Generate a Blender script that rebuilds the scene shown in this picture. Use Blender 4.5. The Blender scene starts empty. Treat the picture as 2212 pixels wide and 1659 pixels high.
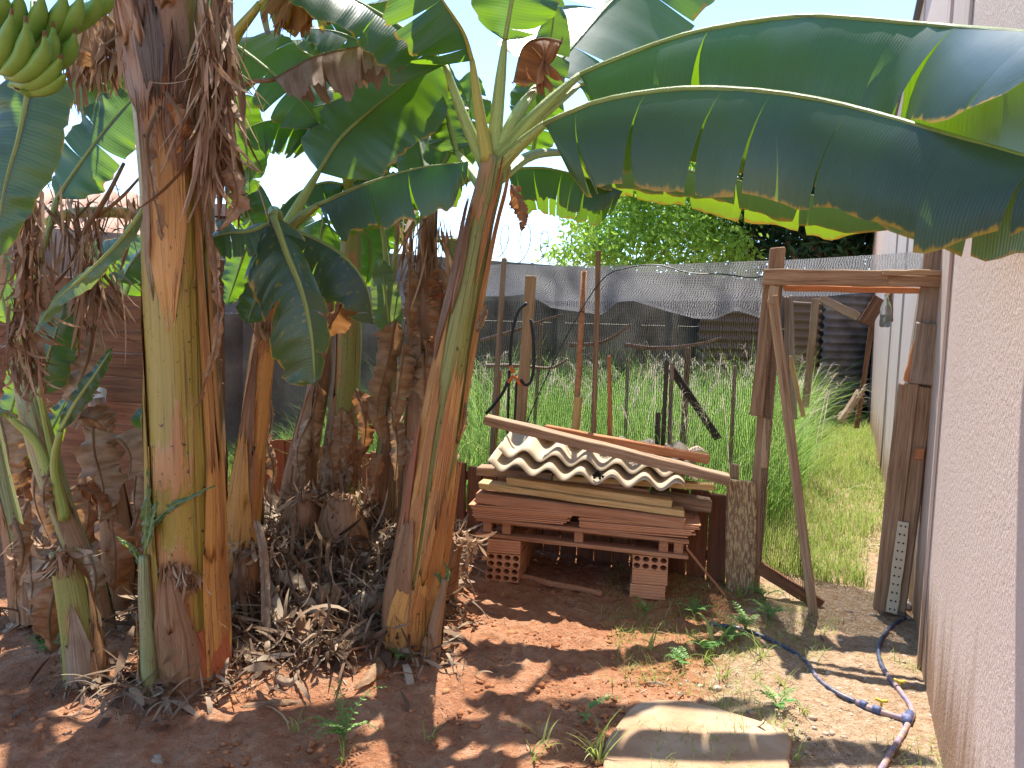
import bpy, math, random
import numpy as np
from mathutils import Vector, Matrix

# ------------------------------------------------------------------ camera, light, exposure
scene = bpy.context.scene
COL = scene.collection
F, CX, CY = 1609.0, 1106.0, 829.5          # photo measured on a 2212 x 1659 view
TILT, ROLL, CAMH = math.radians(4.9), math.radians(1.7), 1.5
fwd = np.array([0, math.cos(TILT), -math.sin(TILT)])
r0 = np.array([1.0, 0, 0]); u0 = np.cross(r0, fwd)
rgt = math.cos(ROLL) * r0 + math.sin(ROLL) * u0
upv = -math.sin(ROLL) * r0 + math.cos(ROLL) * u0
CAM = np.array([0, 0, CAMH])
cd = bpy.data.cameras.new('camera'); cam = bpy.data.objects.new('camera', cd); COL.objects.link(cam)
cam.matrix_world = Matrix(((rgt[0], upv[0], -fwd[0], CAM[0]), (rgt[1], upv[1], -fwd[1], CAM[1]),
                           (rgt[2], upv[2], -fwd[2], CAM[2]), (0, 0, 0, 1)))
cd.sensor_width = 36.0; cd.lens = 36.0 * F / 2212.0; cd.clip_start = 0.05; cd.clip_end = 2000
scene.camera = cam

SUN_EL, SUN_AZ = math.radians(63), math.radians(7)     # azimuth from +Y towards +X
sun_dir = np.array([math.sin(SUN_AZ) * math.cos(SUN_EL), math.cos(SUN_AZ) * math.cos(SUN_EL), math.sin(SUN_EL)])
world = bpy.data.worlds.new('World'); scene.world = world; world.use_nodes = True
wn = world.node_tree; wn.nodes.clear()
sky = wn.nodes.new('ShaderNodeTexSky'); sky.sky_type = 'NISHITA'; sky.sun_disc = False
sky.sun_elevation = SUN_EL; sky.sun_rotation = SUN_AZ
sky.air_density = 0.9; sky.dust_density = 0.0; sky.ozone_density = 5.0
bg = wn.nodes.new('ShaderNodeBackground'); bg.inputs['Strength'].default_value = 0.15
wo = wn.nodes.new('ShaderNodeOutputWorld')
wn.links.new(sky.outputs[0], bg.inputs[0]); wn.links.new(bg.outputs[0], wo.inputs[0])
sl = bpy.data.lights.new('sun', 'SUN'); sl.energy = 3.7; sl.angle = math.radians(0.53); sl.color = (1.0, 0.955, 0.88)
so = bpy.data.objects.new('sun', sl); COL.objects.link(so)
so.rotation_euler = Vector(sun_dir).to_track_quat('Z', 'Y').to_euler(); so.location = (0, 10, 20)
scene.view_settings.view_transform = 'Standard'; scene.view_settings.look = 'None'
scene.view_settings.exposure = 1.58; scene.view_settings.gamma = 1.0
scene.view_settings.use_curve_mapping = False
scene.render.engine = 'CYCLES'
cy = scene.cycles
cy.use_denoising = True
try:
    cy.denoiser = 'OPENIMAGEDENOISE'; cy.denoising_input_passes = 'RGB_ALBEDO_NORMAL'; cy.denoising_prefilter = 'ACCURATE'
except Exception:
    pass
cy.max_bounces = 8; cy.diffuse_bounces = 4; cy.glossy_bounces = 2; cy.transmission_bounces = 6
cy.transparent_max_bounces = 24; cy.caustics_reflective = False; cy.caustics_refractive = False
cy.sample_clamp_indirect = 6.0

# ------------------------------------------------------------------ projection helpers
def ray(u, v): return fwd + rgt * (u - CX) / F - upv * (v - CY) / F
def P(u, v, Y):
    d = ray(u, v); return CAM + d * (Y / d[1])
def plane_hit(u, v, o, n):
    d = ray(u, v); return CAM + d * (float((o - CAM) @ n) / float(d @ n))

def _h(ix, iy, s):
    a = (ix * 374761393 + iy * 668265263 + s * 974634777) & 0xFFFFFFFF
    a = ((a ^ (a >> 13)) * 1274126177) & 0xFFFFFFFF
    return ((a ^ (a >> 16)) & 0xFFFF) / 65535.0
def vnoise(x, y, s=0):
    x = np.asarray(x, float); y = np.asarray(y, float)
    ix = np.floor(x).astype(np.int64); iy = np.floor(y).astype(np.int64)
    fx = x - ix; fy = y - iy; fx = fx * fx * (3 - 2 * fx); fy = fy * fy * (3 - 2 * fy)
    a = _h(ix, iy, s); b = _h(ix + 1, iy, s); c = _h(ix, iy + 1, s); d = _h(ix + 1, iy + 1, s)
    return (a * (1 - fx) + b * fx) * (1 - fy) + (c * (1 - fx) + d * fx) * fy
def fbm(x, y, s=0, o=4, g=0.5):
    t = 0; amp = 1; tot = 0
    for i in range(o):
        t = t + amp * vnoise(np.asarray(x) * 2 ** i, np.asarray(y) * 2 ** i, s + i * 17); tot += amp; amp *= g
    return t / tot

W24 = math.radians(24)
AX = np.array([math.cos(W24), -math.sin(W24), 0])      # across the yard
BX = np.array([math.sin(W24), math.cos(W24), 0])       # along the house wall
Z = np.array([0, 0, 1.0])

def gz(x, y):
    x = np.asarray(x, float); y = np.asarray(y, float)
    z = 0.34 * np.exp(-(((x + 1.08) / 0.62) ** 2 + ((y - 4.15) / 0.62) ** 2))
    z = z + 0.05 * np.exp(-(((x + 1.2) / 0.5) ** 2 + ((y - 3.2) / 0.35) ** 2))
    z = z + 0.05 * (fbm(x * 1.3, y * 1.3, 3, 3) - 0.5)
    return z
def G(u, v, dz=0.0):
    z = 0.0
    for _ in range(6):
        d = ray(u, v); p = CAM + d * ((z - CAMH) / d[2]); z = float(gz(p[0], p[1]))
    p[2] = z + dz
    return p

# ------------------------------------------------------------------ mesh helpers
def link(name, me, mat=None, parent=None, smooth=False):
    o = bpy.data.objects.new(name, me); COL.objects.link(o)
    if mat is not None and not me.materials: me.materials.append(mat)
    if smooth: me.polygons.foreach_set('use_smooth', [True] * len(me.polygons))
    if parent is not None: o.parent = parent
    return o
def tag(o, label=None, cat=None, group=None, kind=None):
    if label: o['label'] = label
    if cat: o['category'] = cat
    if group: o['group'] = group
    if kind: o['kind'] = kind
    return o
def empty(name, loc, label, cat, group=None):
    o = bpy.data.objects.new(name, None); COL.objects.link(o); o.empty_display_size = 0.1
    o.location = [float(c) for c in loc]
    OFF[o.name] = np.array(o.location)
    return tag(o, label, cat, group)
OFF = {}
def off(parent):
    return OFF.get(parent.name, np.zeros(3)) if parent is not None else np.zeros(3)

class MB:
    def __init__(s): s.v = []; s.f = []; s.uv = []; s.m = []
    def add(s, vs, fs, uvs=None, mi=0):
        b = len(s.v); s.v.extend([tuple(map(float, p)) for p in vs]); s.f.extend([tuple(i + b for i in f) for f in fs])
        s.uv.extend(uvs if uvs is not None else [(0, 0)] * len(vs)); s.m.extend([mi] * len(fs)); return b
    def build(s, name, mat, parent=None, smooth=False):
        me = bpy.data.meshes.new(name)
        o = off(parent)
        me.from_pydata([(x - o[0], y - o[1], z - o[2]) for x, y, z in s.v], [], s.f)
        uvl = me.uv_layers.new(name='UVMap')
        li = np.zeros(len(me.loops), int); me.loops.foreach_get('vertex_index', li)
        uvl.data.foreach_set('uv', np.array(s.uv, float)[li].ravel())
        mats = mat if isinstance(mat, (list, tuple)) else [mat]
        for m in mats: me.materials.append(m)
        if len(mats) > 1: me.polygons.foreach_set('material_index', s.m)
        ob = link(name, me, None, parent, smooth)
        OFF[ob.name] = o
        return ob

def mesh_np(name, V, Fq, UV, mat, parent=None, smooth=False):
    me = bpy.data.meshes.new(name); n, k = Fq.shape
    V = V - off(parent)
    me.vertices.add(len(V)); me.vertices.foreach_set('co', V.astype(np.float32).ravel())
    me.loops.add(n * k); me.loops.foreach_set('vertex_index', Fq.astype(np.int32).ravel())
    me.polygons.add(n); me.polygons.foreach_set('loop_start', (np.arange(n) * k).astype(np.int32))
    me.update(calc_edges=True)
    if UV is not None:
        uvl = me.uv_layers.new(name='UVMap'); uvl.data.foreach_set('uv', UV[Fq.ravel()].astype(np.float32).ravel())
    me.materials.append(mat); me.validate()
    ob = link(name, me, None, parent, smooth); OFF[ob.name] = off(parent)
    return ob

def nrm(a): return a / (np.linalg.norm(a) + 1e-12)
def spline(pts, n):
    p = np.array(pts, float); m = len(p)
    if m == 2: return np.array([p[0] + (p[1] - p[0]) * t for t in np.linspace(0, 1, n)])
    q = np.vstack([2 * p[0] - p[1], p, 2 * p[-1] - p[-2]])
    seg = np.linalg.norm(np.diff(p, axis=0), axis=1); cum = np.concatenate([[0], np.cumsum(seg)])
    out = []
    for s in np.linspace(0, cum[-1], n):
        i = min(np.searchsorted(cum, s, side='right') - 1, m - 2); t = (s - cum[i]) / (seg[i] + 1e-9)
        a, b, c, d = q[i], q[i + 1], q[i + 2], q[i + 3]
        out.append(0.5 * ((2 * b) + (-a + c) * t + (2 * a - 5 * b + 4 * c - d) * t * t + (-a + 3 * b - 3 * c + d) * t ** 3))
    return np.array(out)
def tangents(c):
    t = np.gradient(c, axis=0); return t / (np.linalg.norm(t, axis=1)[:, None] + 1e-12)
def interp(t, tab):
    if isinstance(tab, (int, float)): return float(tab)
    return float(np.interp(t, [a for a, _ in tab], [b for _, b in tab]))

def tube(mb, pts, rad, sides=8, cap=True, n=None, flat=1.0, mi=0):
    c = spline(pts, n) if n else np.array(pts, float); m = len(c)
    r = np.interp(np.linspace(0, 1, m), np.linspace(0, 1, len(rad)), rad) if hasattr(rad, '__len__') else np.full(m, rad)
    T = tangents(c); ref = Z if abs(T[0] @ Z) < 0.9 else np.array([1.0, 0, 0])
    A = nrm(np.cross(T[0], ref)); vs = []; uv = []; L = 0
    for i in range(m):
        A = nrm(A - T[i] * (A @ T[i])); B = np.cross(T[i], A)
        if i: L += np.linalg.norm(c[i] - c[i - 1])
        for k in range(sides):
            a = 2 * math.pi * k / sides
            vs.append(c[i] + r[i] * (A * math.cos(a) + B * math.sin(a) * flat)); uv.append((k / sides, L))
    fs = []
    for i in range(m - 1):
        for k in range(sides):
            k2 = (k + 1) % sides
            fs.append((i * sides + k, i * sides + k2, (i + 1) * sides + k2, (i + 1) * sides + k))
    if cap:
        fs.append(tuple(range(sides - 1, -1, -1))); fs.append(tuple((m - 1) * sides + k for k in range(sides)))
    mb.add(vs, fs, uv, mi); return c

def board_mb(mb, p0, p1, h, d, up=Z, rnd=None, seg=4, jit=0.002, taper=(1, 1), mi=0):
    """plank from p0 to p1; h measured along up, d along the third axis, centred on the line"""
    rnd = rnd or random.Random(1)
    p0 = np.array(p0, float); p1 = np.array(p1, float); ax = nrm(p1 - p0); L = np.linalg.norm(p1 - p0)
    v = nrm(up - ax * (up @ ax)); w = np.cross(ax, v); vs = []; uv = []
    ou = rnd.random() * 50; ov = rnd.random() * 50
    for i in range(seg + 1):
        t = i / seg; sc = taper[0] + (taper[1] - taper[0]) * t
        for k, (a, b, q) in enumerate(((-1, -1, 0), (-1, 1, d), (1, 1, d + h), (1, -1, 2 * d + h))):
            j = [rnd.uniform(-jit, jit) for _ in range(3)]
            e = rnd.uniform(-1, 1) * jit * 3 if i in (0, seg) else 0
            vs.append(p0 + ax * (t * L + e) + v * (a * h / 2 * sc + j[0]) + w * (b * d / 2 + j[1]))
            uv.append((ou + t * L, ov + q))
    fs = []
    for i in range(seg):
        for k in range(4):
            k2 = (k + 1) % 4; fs.append((i * 4 + k, (i + 1) * 4 + k, (i + 1) * 4 + k2, i * 4 + k2))
    fs.append((0, 1, 2, 3)); b = seg * 4; fs.append((b + 3, b + 2, b + 1, b))
    mb.add(vs, fs, uv, mi)
RB = random.Random(77)
def bevel(o, w=0.003, s=1):
    m = o.modifiers.new('bevel', 'BEVEL'); m.width = w; m.segments = s; m.limit_method = 'ANGLE'
    return o
def board(name, p0, p1, h, d, mat, parent=None, up=Z, seg=4, jit=0.002, taper=(1, 1), bev=0.003):
    mb = MB(); board_mb(mb, p0, p1, h, d, up, RB, seg, jit, taper)
    o = mb.build(name, mat, parent)
    if bev: bevel(o, bev)
    return o
def box_mb(mb, c, sx, sy, sz, ax=AX, ay=BX, az=Z, mi=0):
    vs = []; uv = []
    for k in range(8):
        a = (1 if k & 1 else -1) * sx / 2; b = (1 if k & 2 else -1) * sy / 2; e = (1 if k & 4 else -1) * sz / 2
        vs.append(np.array(c) + ax * a + ay * b + az * e); uv.append((a + b, e + b))
    mb.add(vs, [(0, 2, 3, 1), (4, 5, 7, 6), (0, 1, 5, 4), (2, 6, 7, 3), (0, 4, 6, 2), (1, 3, 7, 5)], uv, mi)

def ribbon_batch(P0, yaw, pitch, L, W, curl, twist, K=5, taper=0.15, side=None):
    """n curved strips, K segments each"""
    n = len(P0); pos = np.array(P0, float); V = np.zeros((n, K + 1, 2, 3)); UV = np.zeros((n, K + 1, 2, 2))
    pit = np.array(pitch, float); rid = np.random.RandomState(n + 7).rand(n)
    tw0 = np.random.RandomState(n + 3).rand(n) * 0.6 - 0.3
    for k in range(K + 1):
        t = k / K
        d = np.stack([np.cos(pit) * np.cos(yaw), np.cos(pit) * np.sin(yaw), np.sin(pit)], 1)
        s = np.stack([-np.sin(yaw), np.cos(yaw), np.zeros(n)], 1); q = np.cross(s, d)
        a = (tw0 + twist * t)[:, None]; sd = s * np.cos(a) + q * np.sin(a)
        w = W * ((1 - (1 - taper) * np.abs(2 * t - 1) ** 3) if taper >= 0 else (1 - t * 0.97))
        w = w[:, None]
        V[:, k, 0] = pos - sd * w / 2; V[:, k, 1] = pos + sd * w / 2
        UV[:, k, 0, 0] = rid; UV[:, k, 1, 0] = rid; UV[:, k, :, 1] = t
        pos = pos + d * (L / K)[:, None]; pit = pit + curl / K
    idx = np.arange(n * (K + 1) * 2).reshape(n, K + 1, 2)
    Fq = np.stack([idx[:, :-1, 0], idx[:, :-1, 1], idx[:, 1:, 1], idx[:, 1:, 0]], -1).reshape(-1, 4)
    return V.reshape(-1, 3), Fq, UV.reshape(-1, 2)

# ------------------------------------------------------------------ materials
class NT:
    def __init__(s, name):
        s.m = bpy.data.materials.new(name); s.m.use_nodes = True; s.t = s.m.node_tree; s.t.nodes.clear()
        s.out = s.n('ShaderNodeOutputMaterial')
    def n(s, ty, **kw):
        nd = s.t.nodes.new(ty)
        for k, v in kw.items():
            if hasattr(nd, k) and not k.startswith('i_'): setattr(nd, k, v)
        return nd
    def l(s, a, b): s.t.links.new(a, b)
    def val(s, sock, v):
        if hasattr(v, 'links') or hasattr(v, 'is_output'): s.l(v, sock)
        else: sock.default_value = v
    def math(s, op, a, b=0.0, c=None, clamp=False):
        nd = s.n('ShaderNodeMath', operation=op, use_clamp=clamp); s.val(nd.inputs[0], a); s.val(nd.inputs[1], b)
        if c is not None: s.val(nd.inputs[2], c)
        return nd.outputs[0]
    def mix(s, f, a, b):
        nd = s.n('ShaderNodeMix', data_type='RGBA')
        s.val(nd.inputs[0], f)
        for sock, v in ((nd.inputs[6], a), (nd.inputs[7], b)):
            if isinstance(v, tuple): v = (*v[:3], 1)
            s.val(sock, v)
        return nd.outputs[2]
    def noise(s, vec, scale, detail=4, rough=0.55, dist=0.0):
        nd = s.n('ShaderNodeTexNoise'); s.l(vec, nd.inputs['Vector'])
        nd.inputs['Scale'].default_value = scale; nd.inputs['Detail'].default_value = detail
        nd.inputs['Roughness'].default_value = rough; nd.inputs['Distortion'].default_value = dist
        return nd.outputs[0]
    def map(s, vec, scale=(1, 1, 1), loc=(0, 0, 0)):
        nd = s.n('ShaderNodeMapping'); s.l(vec, nd.inputs['Vector']); nd.inputs['Scale'].default_value = scale
        nd.inputs['Location'].default_value = loc; return nd.outputs[0]
    def ramp(s, f, stops):
        nd = s.n('ShaderNodeValToRGB'); s.l(f, nd.inputs[0]); e = nd.color_ramp.elements
        while len(e) < len(stops): e.new(0.5)
        for el, (p, c) in zip(e, stops): el.position = p; el.color = (*c[:3], 1) if isinstance(c, tuple) else (c, c, c, 1)
        return nd.outputs[0]
    def uv(s): return s.n('ShaderNodeTexCoord').outputs['UV']
    def obj(s): return s.n('ShaderNodeTexCoord').outputs['Object']
    def rnd(s): return s.n('ShaderNodeObjectInfo').outputs['Random']
    def pos(s): return s.n('ShaderNodeNewGeometry').outputs['Position']
    def sep(s, v):
        nd = s.n('ShaderNodeSeparateXYZ'); s.l(v, nd.inputs[0]); return nd.outputs
    def uvr(s):
        """uv with the object's random number as third coordinate"""
        c = s.sep(s.uv()); nd = s.n('ShaderNodeCombineXYZ'); s.l(c[0], nd.inputs[0]); s.l(c[1], nd.inputs[1])
        s.l(s.math('MULTIPLY', s.rnd(), 37.0), nd.inputs[2]); return nd.outputs[0]
    def bump(s, h, dist=0.002, st=1.0):
        nd = s.n('ShaderNodeBump'); s.l(h, nd.inputs['Height']); nd.inputs['Distance'].default_value = dist
        nd.inputs['Strength'].default_value = st; return nd.outputs[0]
    def bsdf(s, col, rough=0.6, normal=None, spec=0.35, **kw):
        b = s.n('ShaderNodeBsdfPrincipled')
        s.val(b.inputs['Base Color'], (*col, 1) if isinstance(col, tuple) else col)
        s.val(b.inputs['Roughness'], rough); b.inputs['Specular IOR Level'].default_value = spec
        if normal is not None: s.l(normal, b.inputs['Normal'])
        for k, v in kw.items(): s.val(b.inputs[k.replace('_', ' ')], v)
        return b.outputs[0]
    def done(s, sh): s.l(sh, s.out.inputs[0]); return s.m

def leaf_mat(name, top, under, trans, tfac=0.42, edge=0.0, edgecol=(0.42, 0.26, 0.02), rough=0.36, spots=0.0, freq=80):
    n = NT(name); uv = n.uv(); c = n.sep(uv); s_ = n.math('MULTIPLY', n.math('ABSOLUTE', n.math('SUBTRACT', c[1], 0.5)), 2.0)
    v1 = n.math('SINE', n.math('MULTIPLY', c[0], freq * 6.28)); uvr = n.uvr()
    big = n.noise(n.map(uvr, (6, 3, 1)), 1.0, 3)
    st = n.noise(n.map(uvr, (90, 1.5, 1)), 1.0, 2)
    bf = n.n('ShaderNodeNewGeometry').outputs['Backfacing']
    colr = n.mix(bf, top, under)
    k = n.math('ADD', n.math('MULTIPLY', big, 0.7), n.math('MULTIPLY', st, 0.7))
    colr = n.mix(n.math('MULTIPLY', k, 0.75, clamp=True), colr, n.mix(0.45, colr, (0.0, 0.01, 0.0)))
    colr = n.mix(n.math('MULTIPLY', n.math('GREATER_THAN', v1, 0.80), 0.10), colr, (0.16, 0.24, 0.07))
    tc = n.mix(n.math('MULTIPLY', st, 0.8), trans, n.mix(0.35, trans, (0.03, 0.09, 0.0)))
    if edge > 0:
        em = n.math('MULTIPLY_ADD', n.noise(n.map(uvr, (14, 2.5, 1)), 1.0, 5, 0.7), 1.0, n.math('MULTIPLY', n.math('POWER', s_, 8.0), 0.50))
        em = n.ramp(em, [(1.02 - 0.25 * edge - 0.12, 0.0), (1.02 - 0.25 * edge, 1.0)])
        colr = n.mix(em, colr, edgecol); tc = n.mix(em, tc, edgecol)
    if spots > 0:
        sp = n.ramp(n.noise(n.map(uvr, (45, 14, 1)), 1.0, 3), [(0.70 - 0.1 * spots, 0.0), (0.78, 1.0)])
        colr = n.mix(sp, colr, (0.40, 0.30, 0.03))
    ht = n.math('ADD', n.math('MULTIPLY', v1, 0.09), n.math('MULTIPLY', big, 1.6))
    nor = n.bump(ht, 0.003, 0.6)
    b = n.bsdf(colr, rough, nor, 0.65)
    tr = n.n('ShaderNodeBsdfTranslucent'); n.l(tc, tr.inputs[0]); n.l(nor, tr.inputs[1])
    mx = n.n('ShaderNodeMixShader'); mx.inputs[0].default_value = tfac; n.l(b, mx.inputs[1]); n.l(tr.outputs[0], mx.inputs[2])
    return n.done(mx.outputs[0])

LEAF = leaf_mat('banana_leaf_green', (0.016, 0.040, 0.054), (0.07, 0.12, 0.085), (0.40, 0.74, 0.02), 0.29, 0.10)
LEAFY = leaf_mat('banana_leaf_yellow_edge', (0.016, 0.040, 0.054), (0.07, 0.12, 0.075), (0.42, 0.72, 0.02), 0.26, 0.12)
LEAFS = leaf_mat('banana_leaf_spotted', (0.026, 0.058, 0.042), (0.08, 0.14, 0.07), (0.40, 0.66, 0.02), 0.28, 0.25, spots=1.0)
LEAFEDGE = leaf_mat('banana_leaf_yellow_margin', (0.03, 0.06, 0.04), (0.09, 0.14, 0.06), (0.46, 0.66, 0.02), 0.32, 0.45)
LEAFYEL = leaf_mat('banana_leaf_yellowing', (0.34, 0.30, 0.03), (0.36, 0.30, 0.05), (0.70, 0.50, 0.02), 0.5, 1.0, (0.25, 0.12, 0.03))
LEAFPALE = leaf_mat('young_leaf_pale', (0.12, 0.22, 0.08), (0.22, 0.30, 0.15), (0.35, 0.5, 0.1), 0.3, 0.2)

def dry_mat(name, a, b, c, tf=0.25):
    n = NT(name); uvr = n.uvr(); pos = n.pos()
    k = n.noise(n.map(uvr, (40, 2.2, 1)), 1.0, 4); k2 = n.noise(pos, 9.0, 4)
    col = n.ramp(n.math('MULTIPLY_ADD', k, 0.6, n.math('MULTIPLY', k2, 0.45)), [(0.3, c), (0.5, a), (0.72, b)])
    nor = n.bump(n.math('ADD', k, k2), 0.006, 0.8)
    bs = n.bsdf(col, 0.75, nor, 0.2)
    tr = n.n('ShaderNodeBsdfTranslucent'); n.l(n.mix(0.5, col, (0.55, 0.25, 0.06)), tr.inputs[0])
    mx = n.n('ShaderNodeMixShader'); mx.inputs[0].default_value = tf; n.l(bs, mx.inputs[1]); n.l(tr.outputs[0], mx.inputs[2])
    return n.done(mx.outputs[0])
DRY = dry_mat('dry_leaf_brown', (0.31, 0.185, 0.10), (0.50, 0.34, 0.20), (0.13, 0.065, 0.035))
DRYG = dry_mat('dry_leaf_grey', (0.36, 0.26, 0.17), (0.58, 0.46, 0.33), (0.16, 0.10, 0.06))
DRYM = dry_mat('dry_leaf_taupe', (0.27, 0.17, 0.12), (0.42, 0.31, 0.24), (0.13, 0.07, 0.045))
DRYR = dry_mat('dry_leaf_rust', (0.30, 0.13, 0.055), (0.48, 0.26, 0.13), (0.12, 0.05, 0.025))

def strip_mat(name, stops, tf=0.2, rough=0.7):
    """colour differs per strip (uv.x holds a random number for each strip)"""
    n = NT(name); c = n.sep(n.uv())
    k = n.noise(n.pos(), 25.0, 3)
    f = n.math('MULTIPLY_ADD', k, 0.25, n.math('MULTIPLY', c[0], 0.8))
    col = n.ramp(f, stops)
    bs = n.bsdf(col, rough, None, 0.2)
    tr = n.n('ShaderNodeBsdfTranslucent'); n.l(col, tr.inputs[0])
    mx = n.n('ShaderNodeMixShader'); mx.inputs[0].default_value = tf; n.l(bs, mx.inputs[1]); n.l(tr.outputs[0], mx.inputs[2])
    return n.done(mx.outputs[0])
LITTER = strip_mat('leaf_litter', [(0.05, (0.06, 0.035, 0.022)), (0.35, (0.15, 0.09, 0.055)), (0.6, (0.26, 0.17, 0.105)), (0.82, (0.38, 0.28, 0.185)), (1.0, (0.52, 0.42, 0.30))])
FIBRE = strip_mat('dry_fibre', [(0.05, (0.14, 0.07, 0.035)), (0.4, (0.28, 0.16, 0.085)), (0.7, (0.42, 0.27, 0.16)), (1.0, (0.56, 0.40, 0.26))])
GRASS = strip_mat('grass_green', [(0.0, (0.09, 0.20, 0.035)), (0.35, (0.19, 0.35, 0.06)), (0.7, (0.30, 0.46, 0.10)), (0.9, (0.42, 0.50, 0.16)), (1.0, (0.52, 0.46, 0.25))], 0.5, 0.5)
GRASSL = strip_mat('grass_pale', [(0.0, (0.18, 0.30, 0.04)), (0.4, (0.30, 0.42, 0.08)), (0.75, (0.44, 0.50, 0.14)), (1.0, (0.56, 0.50, 0.24))], 0.4, 0.55)
PLUME = strip_mat('grass_plume', [(0.0, (0.34, 0.25, 0.20)), (0.5, (0.48, 0.39, 0.31)), (1.0, (0.68, 0.60, 0.48))], 0.4)
WEED = strip_mat('weed_leaf', [(0.0, (0.10, 0.24, 0.06)), (0.5, (0.19, 0.38, 0.10)), (1.0, (0.36, 0.52, 0.14))], 0.4, 0.45)
TREEL = strip_mat('tree_leaf_light', [(0.0, (0.12, 0.26, 0.03)), (0.5, (0.28, 0.46, 0.06)), (1.0, (0.52, 0.64, 0.10))], 0.55, 0.42)
TREED = strip_mat('tree_leaf_dark', [(0.0, (0.012, 0.035, 0.012)), (0.6, (0.022, 0.06, 0.02)), (1.0, (0.06, 0.13, 0.04))], 0.2, 0.4)

def stem_mat(name, g1, g2, b1, b2, cover, dark=(0.06, 0.03, 0.015)):
    n = NT(name); uvr = n.uvr()
    streak = n.noise(n.map(uvr, (14, 1.1, 1)), 1.0, 3, 0.6)
    fine = n.noise(n.map(uvr, (60, 2.0, 1)), 1.0, 4, 0.6)
    patch = n.noise(n.map(uvr, (3.2, 2.4, 1)), 1.0, 5, 0.6, 0.3)
    spots = n.noise(n.map(uvr, (40, 38, 1)), 1.0, 2)
    green = n.mix(streak, g1, g2); br = n.mix(fine, b1, b2)
    m = n.ramp(n.math('MULTIPLY_ADD', streak, 0.35, n.math('MULTIPLY', patch, 0.75)), [(0.62 - cover * 0.3, 0.0), (0.68 - cover * 0.3, 1.0)])
    col = n.mix(m, green, br)
    col = n.mix(n.ramp(fine, [(0.57, 0.0), (0.68, 0.75)]), col, dark)
    col = n.mix(n.ramp(spots, [(0.66, 0.0), (0.72, 0.9)]), col, dark)
    nor = n.bump(n.math('ADD', n.math('MULTIPLY', streak, 2.0), n.math('ADD', fine, n.math('MULTIPLY', m, 0.8))), 0.006, 0.8)
    return n.done(n.bsdf(col, 0.42, nor, 0.45))
STEM1 = stem_mat('pseudostem_yellow_green', (0.25, 0.185, 0.025), (0.40, 0.28, 0.05), (0.34, 0.14, 0.045), (0.52, 0.28, 0.10), 0.15)
STEM2 = stem_mat('pseudostem_green', (0.17, 0.20, 0.04), (0.34, 0.32, 0.09), (0.34, 0.15, 0.05), (0.50, 0.28, 0.10), 0.1)
STEMB = stem_mat('pseudostem_brown', (0.24, 0.20, 0.06), (0.30, 0.23, 0.08), (0.23, 0.115, 0.055), (0.42, 0.25, 0.13), 0.8)
STEMO = stem_mat('sheath_orange', (0.54, 0.25, 0.065), (0.62, 0.35, 0.10), (0.38, 0.14, 0.04), (0.52, 0.25, 0.08), 0.3)
STEMD = stem_mat('sheath_brown', (0.30, 0.15, 0.07), (0.40, 0.23, 0.12), (0.20, 0.09, 0.04), (0.30, 0.16, 0.08), 0.4)
STEMR = stem_mat('sheath_red', (0.38, 0.09, 0.04), (0.45, 0.16, 0.06), (0.30, 0.10, 0.04), (0.42, 0.22, 0.10), 0.3)
STEMK = stem_mat('sheath_blackish', (0.10, 0.06, 0.035), (0.16, 0.10, 0.06), (0.07, 0.04, 0.025), (0.14, 0.085, 0.05), 0.4)
SUCK = stem_mat('sucker_pale_green', (0.22, 0.26, 0.08), (0.42, 0.42, 0.22), (0.46, 0.36, 0.25), (0.32, 0.18, 0.10), 0.0)
PET = stem_mat('petiole_green', (0.30, 0.40, 0.07), (0.46, 0.54, 0.17), (0.30, 0.30, 0.08), (0.36, 0.34, 0.10), 0.0, (0.12, 0.14, 0.03))
PETY = stem_mat('petiole_yellow', (0.44, 0.38, 0.05), (0.52, 0.46, 0.09), (0.42, 0.34, 0.06), (0.40, 0.30, 0.08), 0.0, (0.2, 0.15, 0.03))

def wood_mat(name, a, b, c, rough=0.8, peel=None, scale=1.0):
    n = NT(name); uvr = n.uvr()
    g = n.noise(n.map(uvr, (3.0 * scale, 55 * scale, 1)), 1.0, 5, 0.65, 0.4)
    bl = n.noise(n.map(uvr, (2.5, 6, 1)), 1.0, 4, 0.6)
    cr = n.noise(n.map(uvr, (4.0, 120, 1)), 1.0, 3, 0.6)
    col = n.ramp(n.math('MULTIPLY_ADD', g, 0.7, n.math('MULTIPLY', bl, 0.35)), [(0.34, c), (0.52, a), (0.7, b)])
    col = n.mix(n.math('MULTIPLY', n.rnd(), 0.35), col, n.mix(0.6, col, c))
    col = n.mix(n.ramp(cr, [(0.62, 0.0), (0.72, 0.75)]), col, n.mix(0.25, (0.015, 0.01, 0.006), c))
    if peel:
        pm = n.ramp(n.noise(n.map(uvr, (16, 40, 1)), 1.0, 5, 0.65), [(0.50, 0.0), (0.54, 1.0)])
        col = n.mix(pm, col, peel)
    nor = n.bump(n.math('ADD', g, n.math('MULTIPLY', cr, -0.8)), 0.004, 0.8)
    return n.done(n.bsdf(col, rough, nor, 0.2))
WOODW = wood_mat('wood_weathered', (0.34, 0.21, 0.125), (0.48, 0.34, 0.225), (0.14, 0.08, 0.045))
WOODG = wood_mat('wood_greyed', (0.33, 0.245, 0.18), (0.47, 0.37, 0.29), (0.13, 0.09, 0.065))
WOODR = wood_mat('wood_red_dust', (0.45, 0.215, 0.11), (0.56, 0.31, 0.175), (0.26, 0.105, 0.05))
WOODF = wood_mat('wood_fence_red', (0.21, 0.085, 0.045), (0.28, 0.12, 0.065), (0.11, 0.045, 0.025))
WOODY = wood_mat('wood_yellow', (0.58, 0.38, 0.16), (0.70, 0.50, 0.24), (0.36, 0.20, 0.07))
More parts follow.
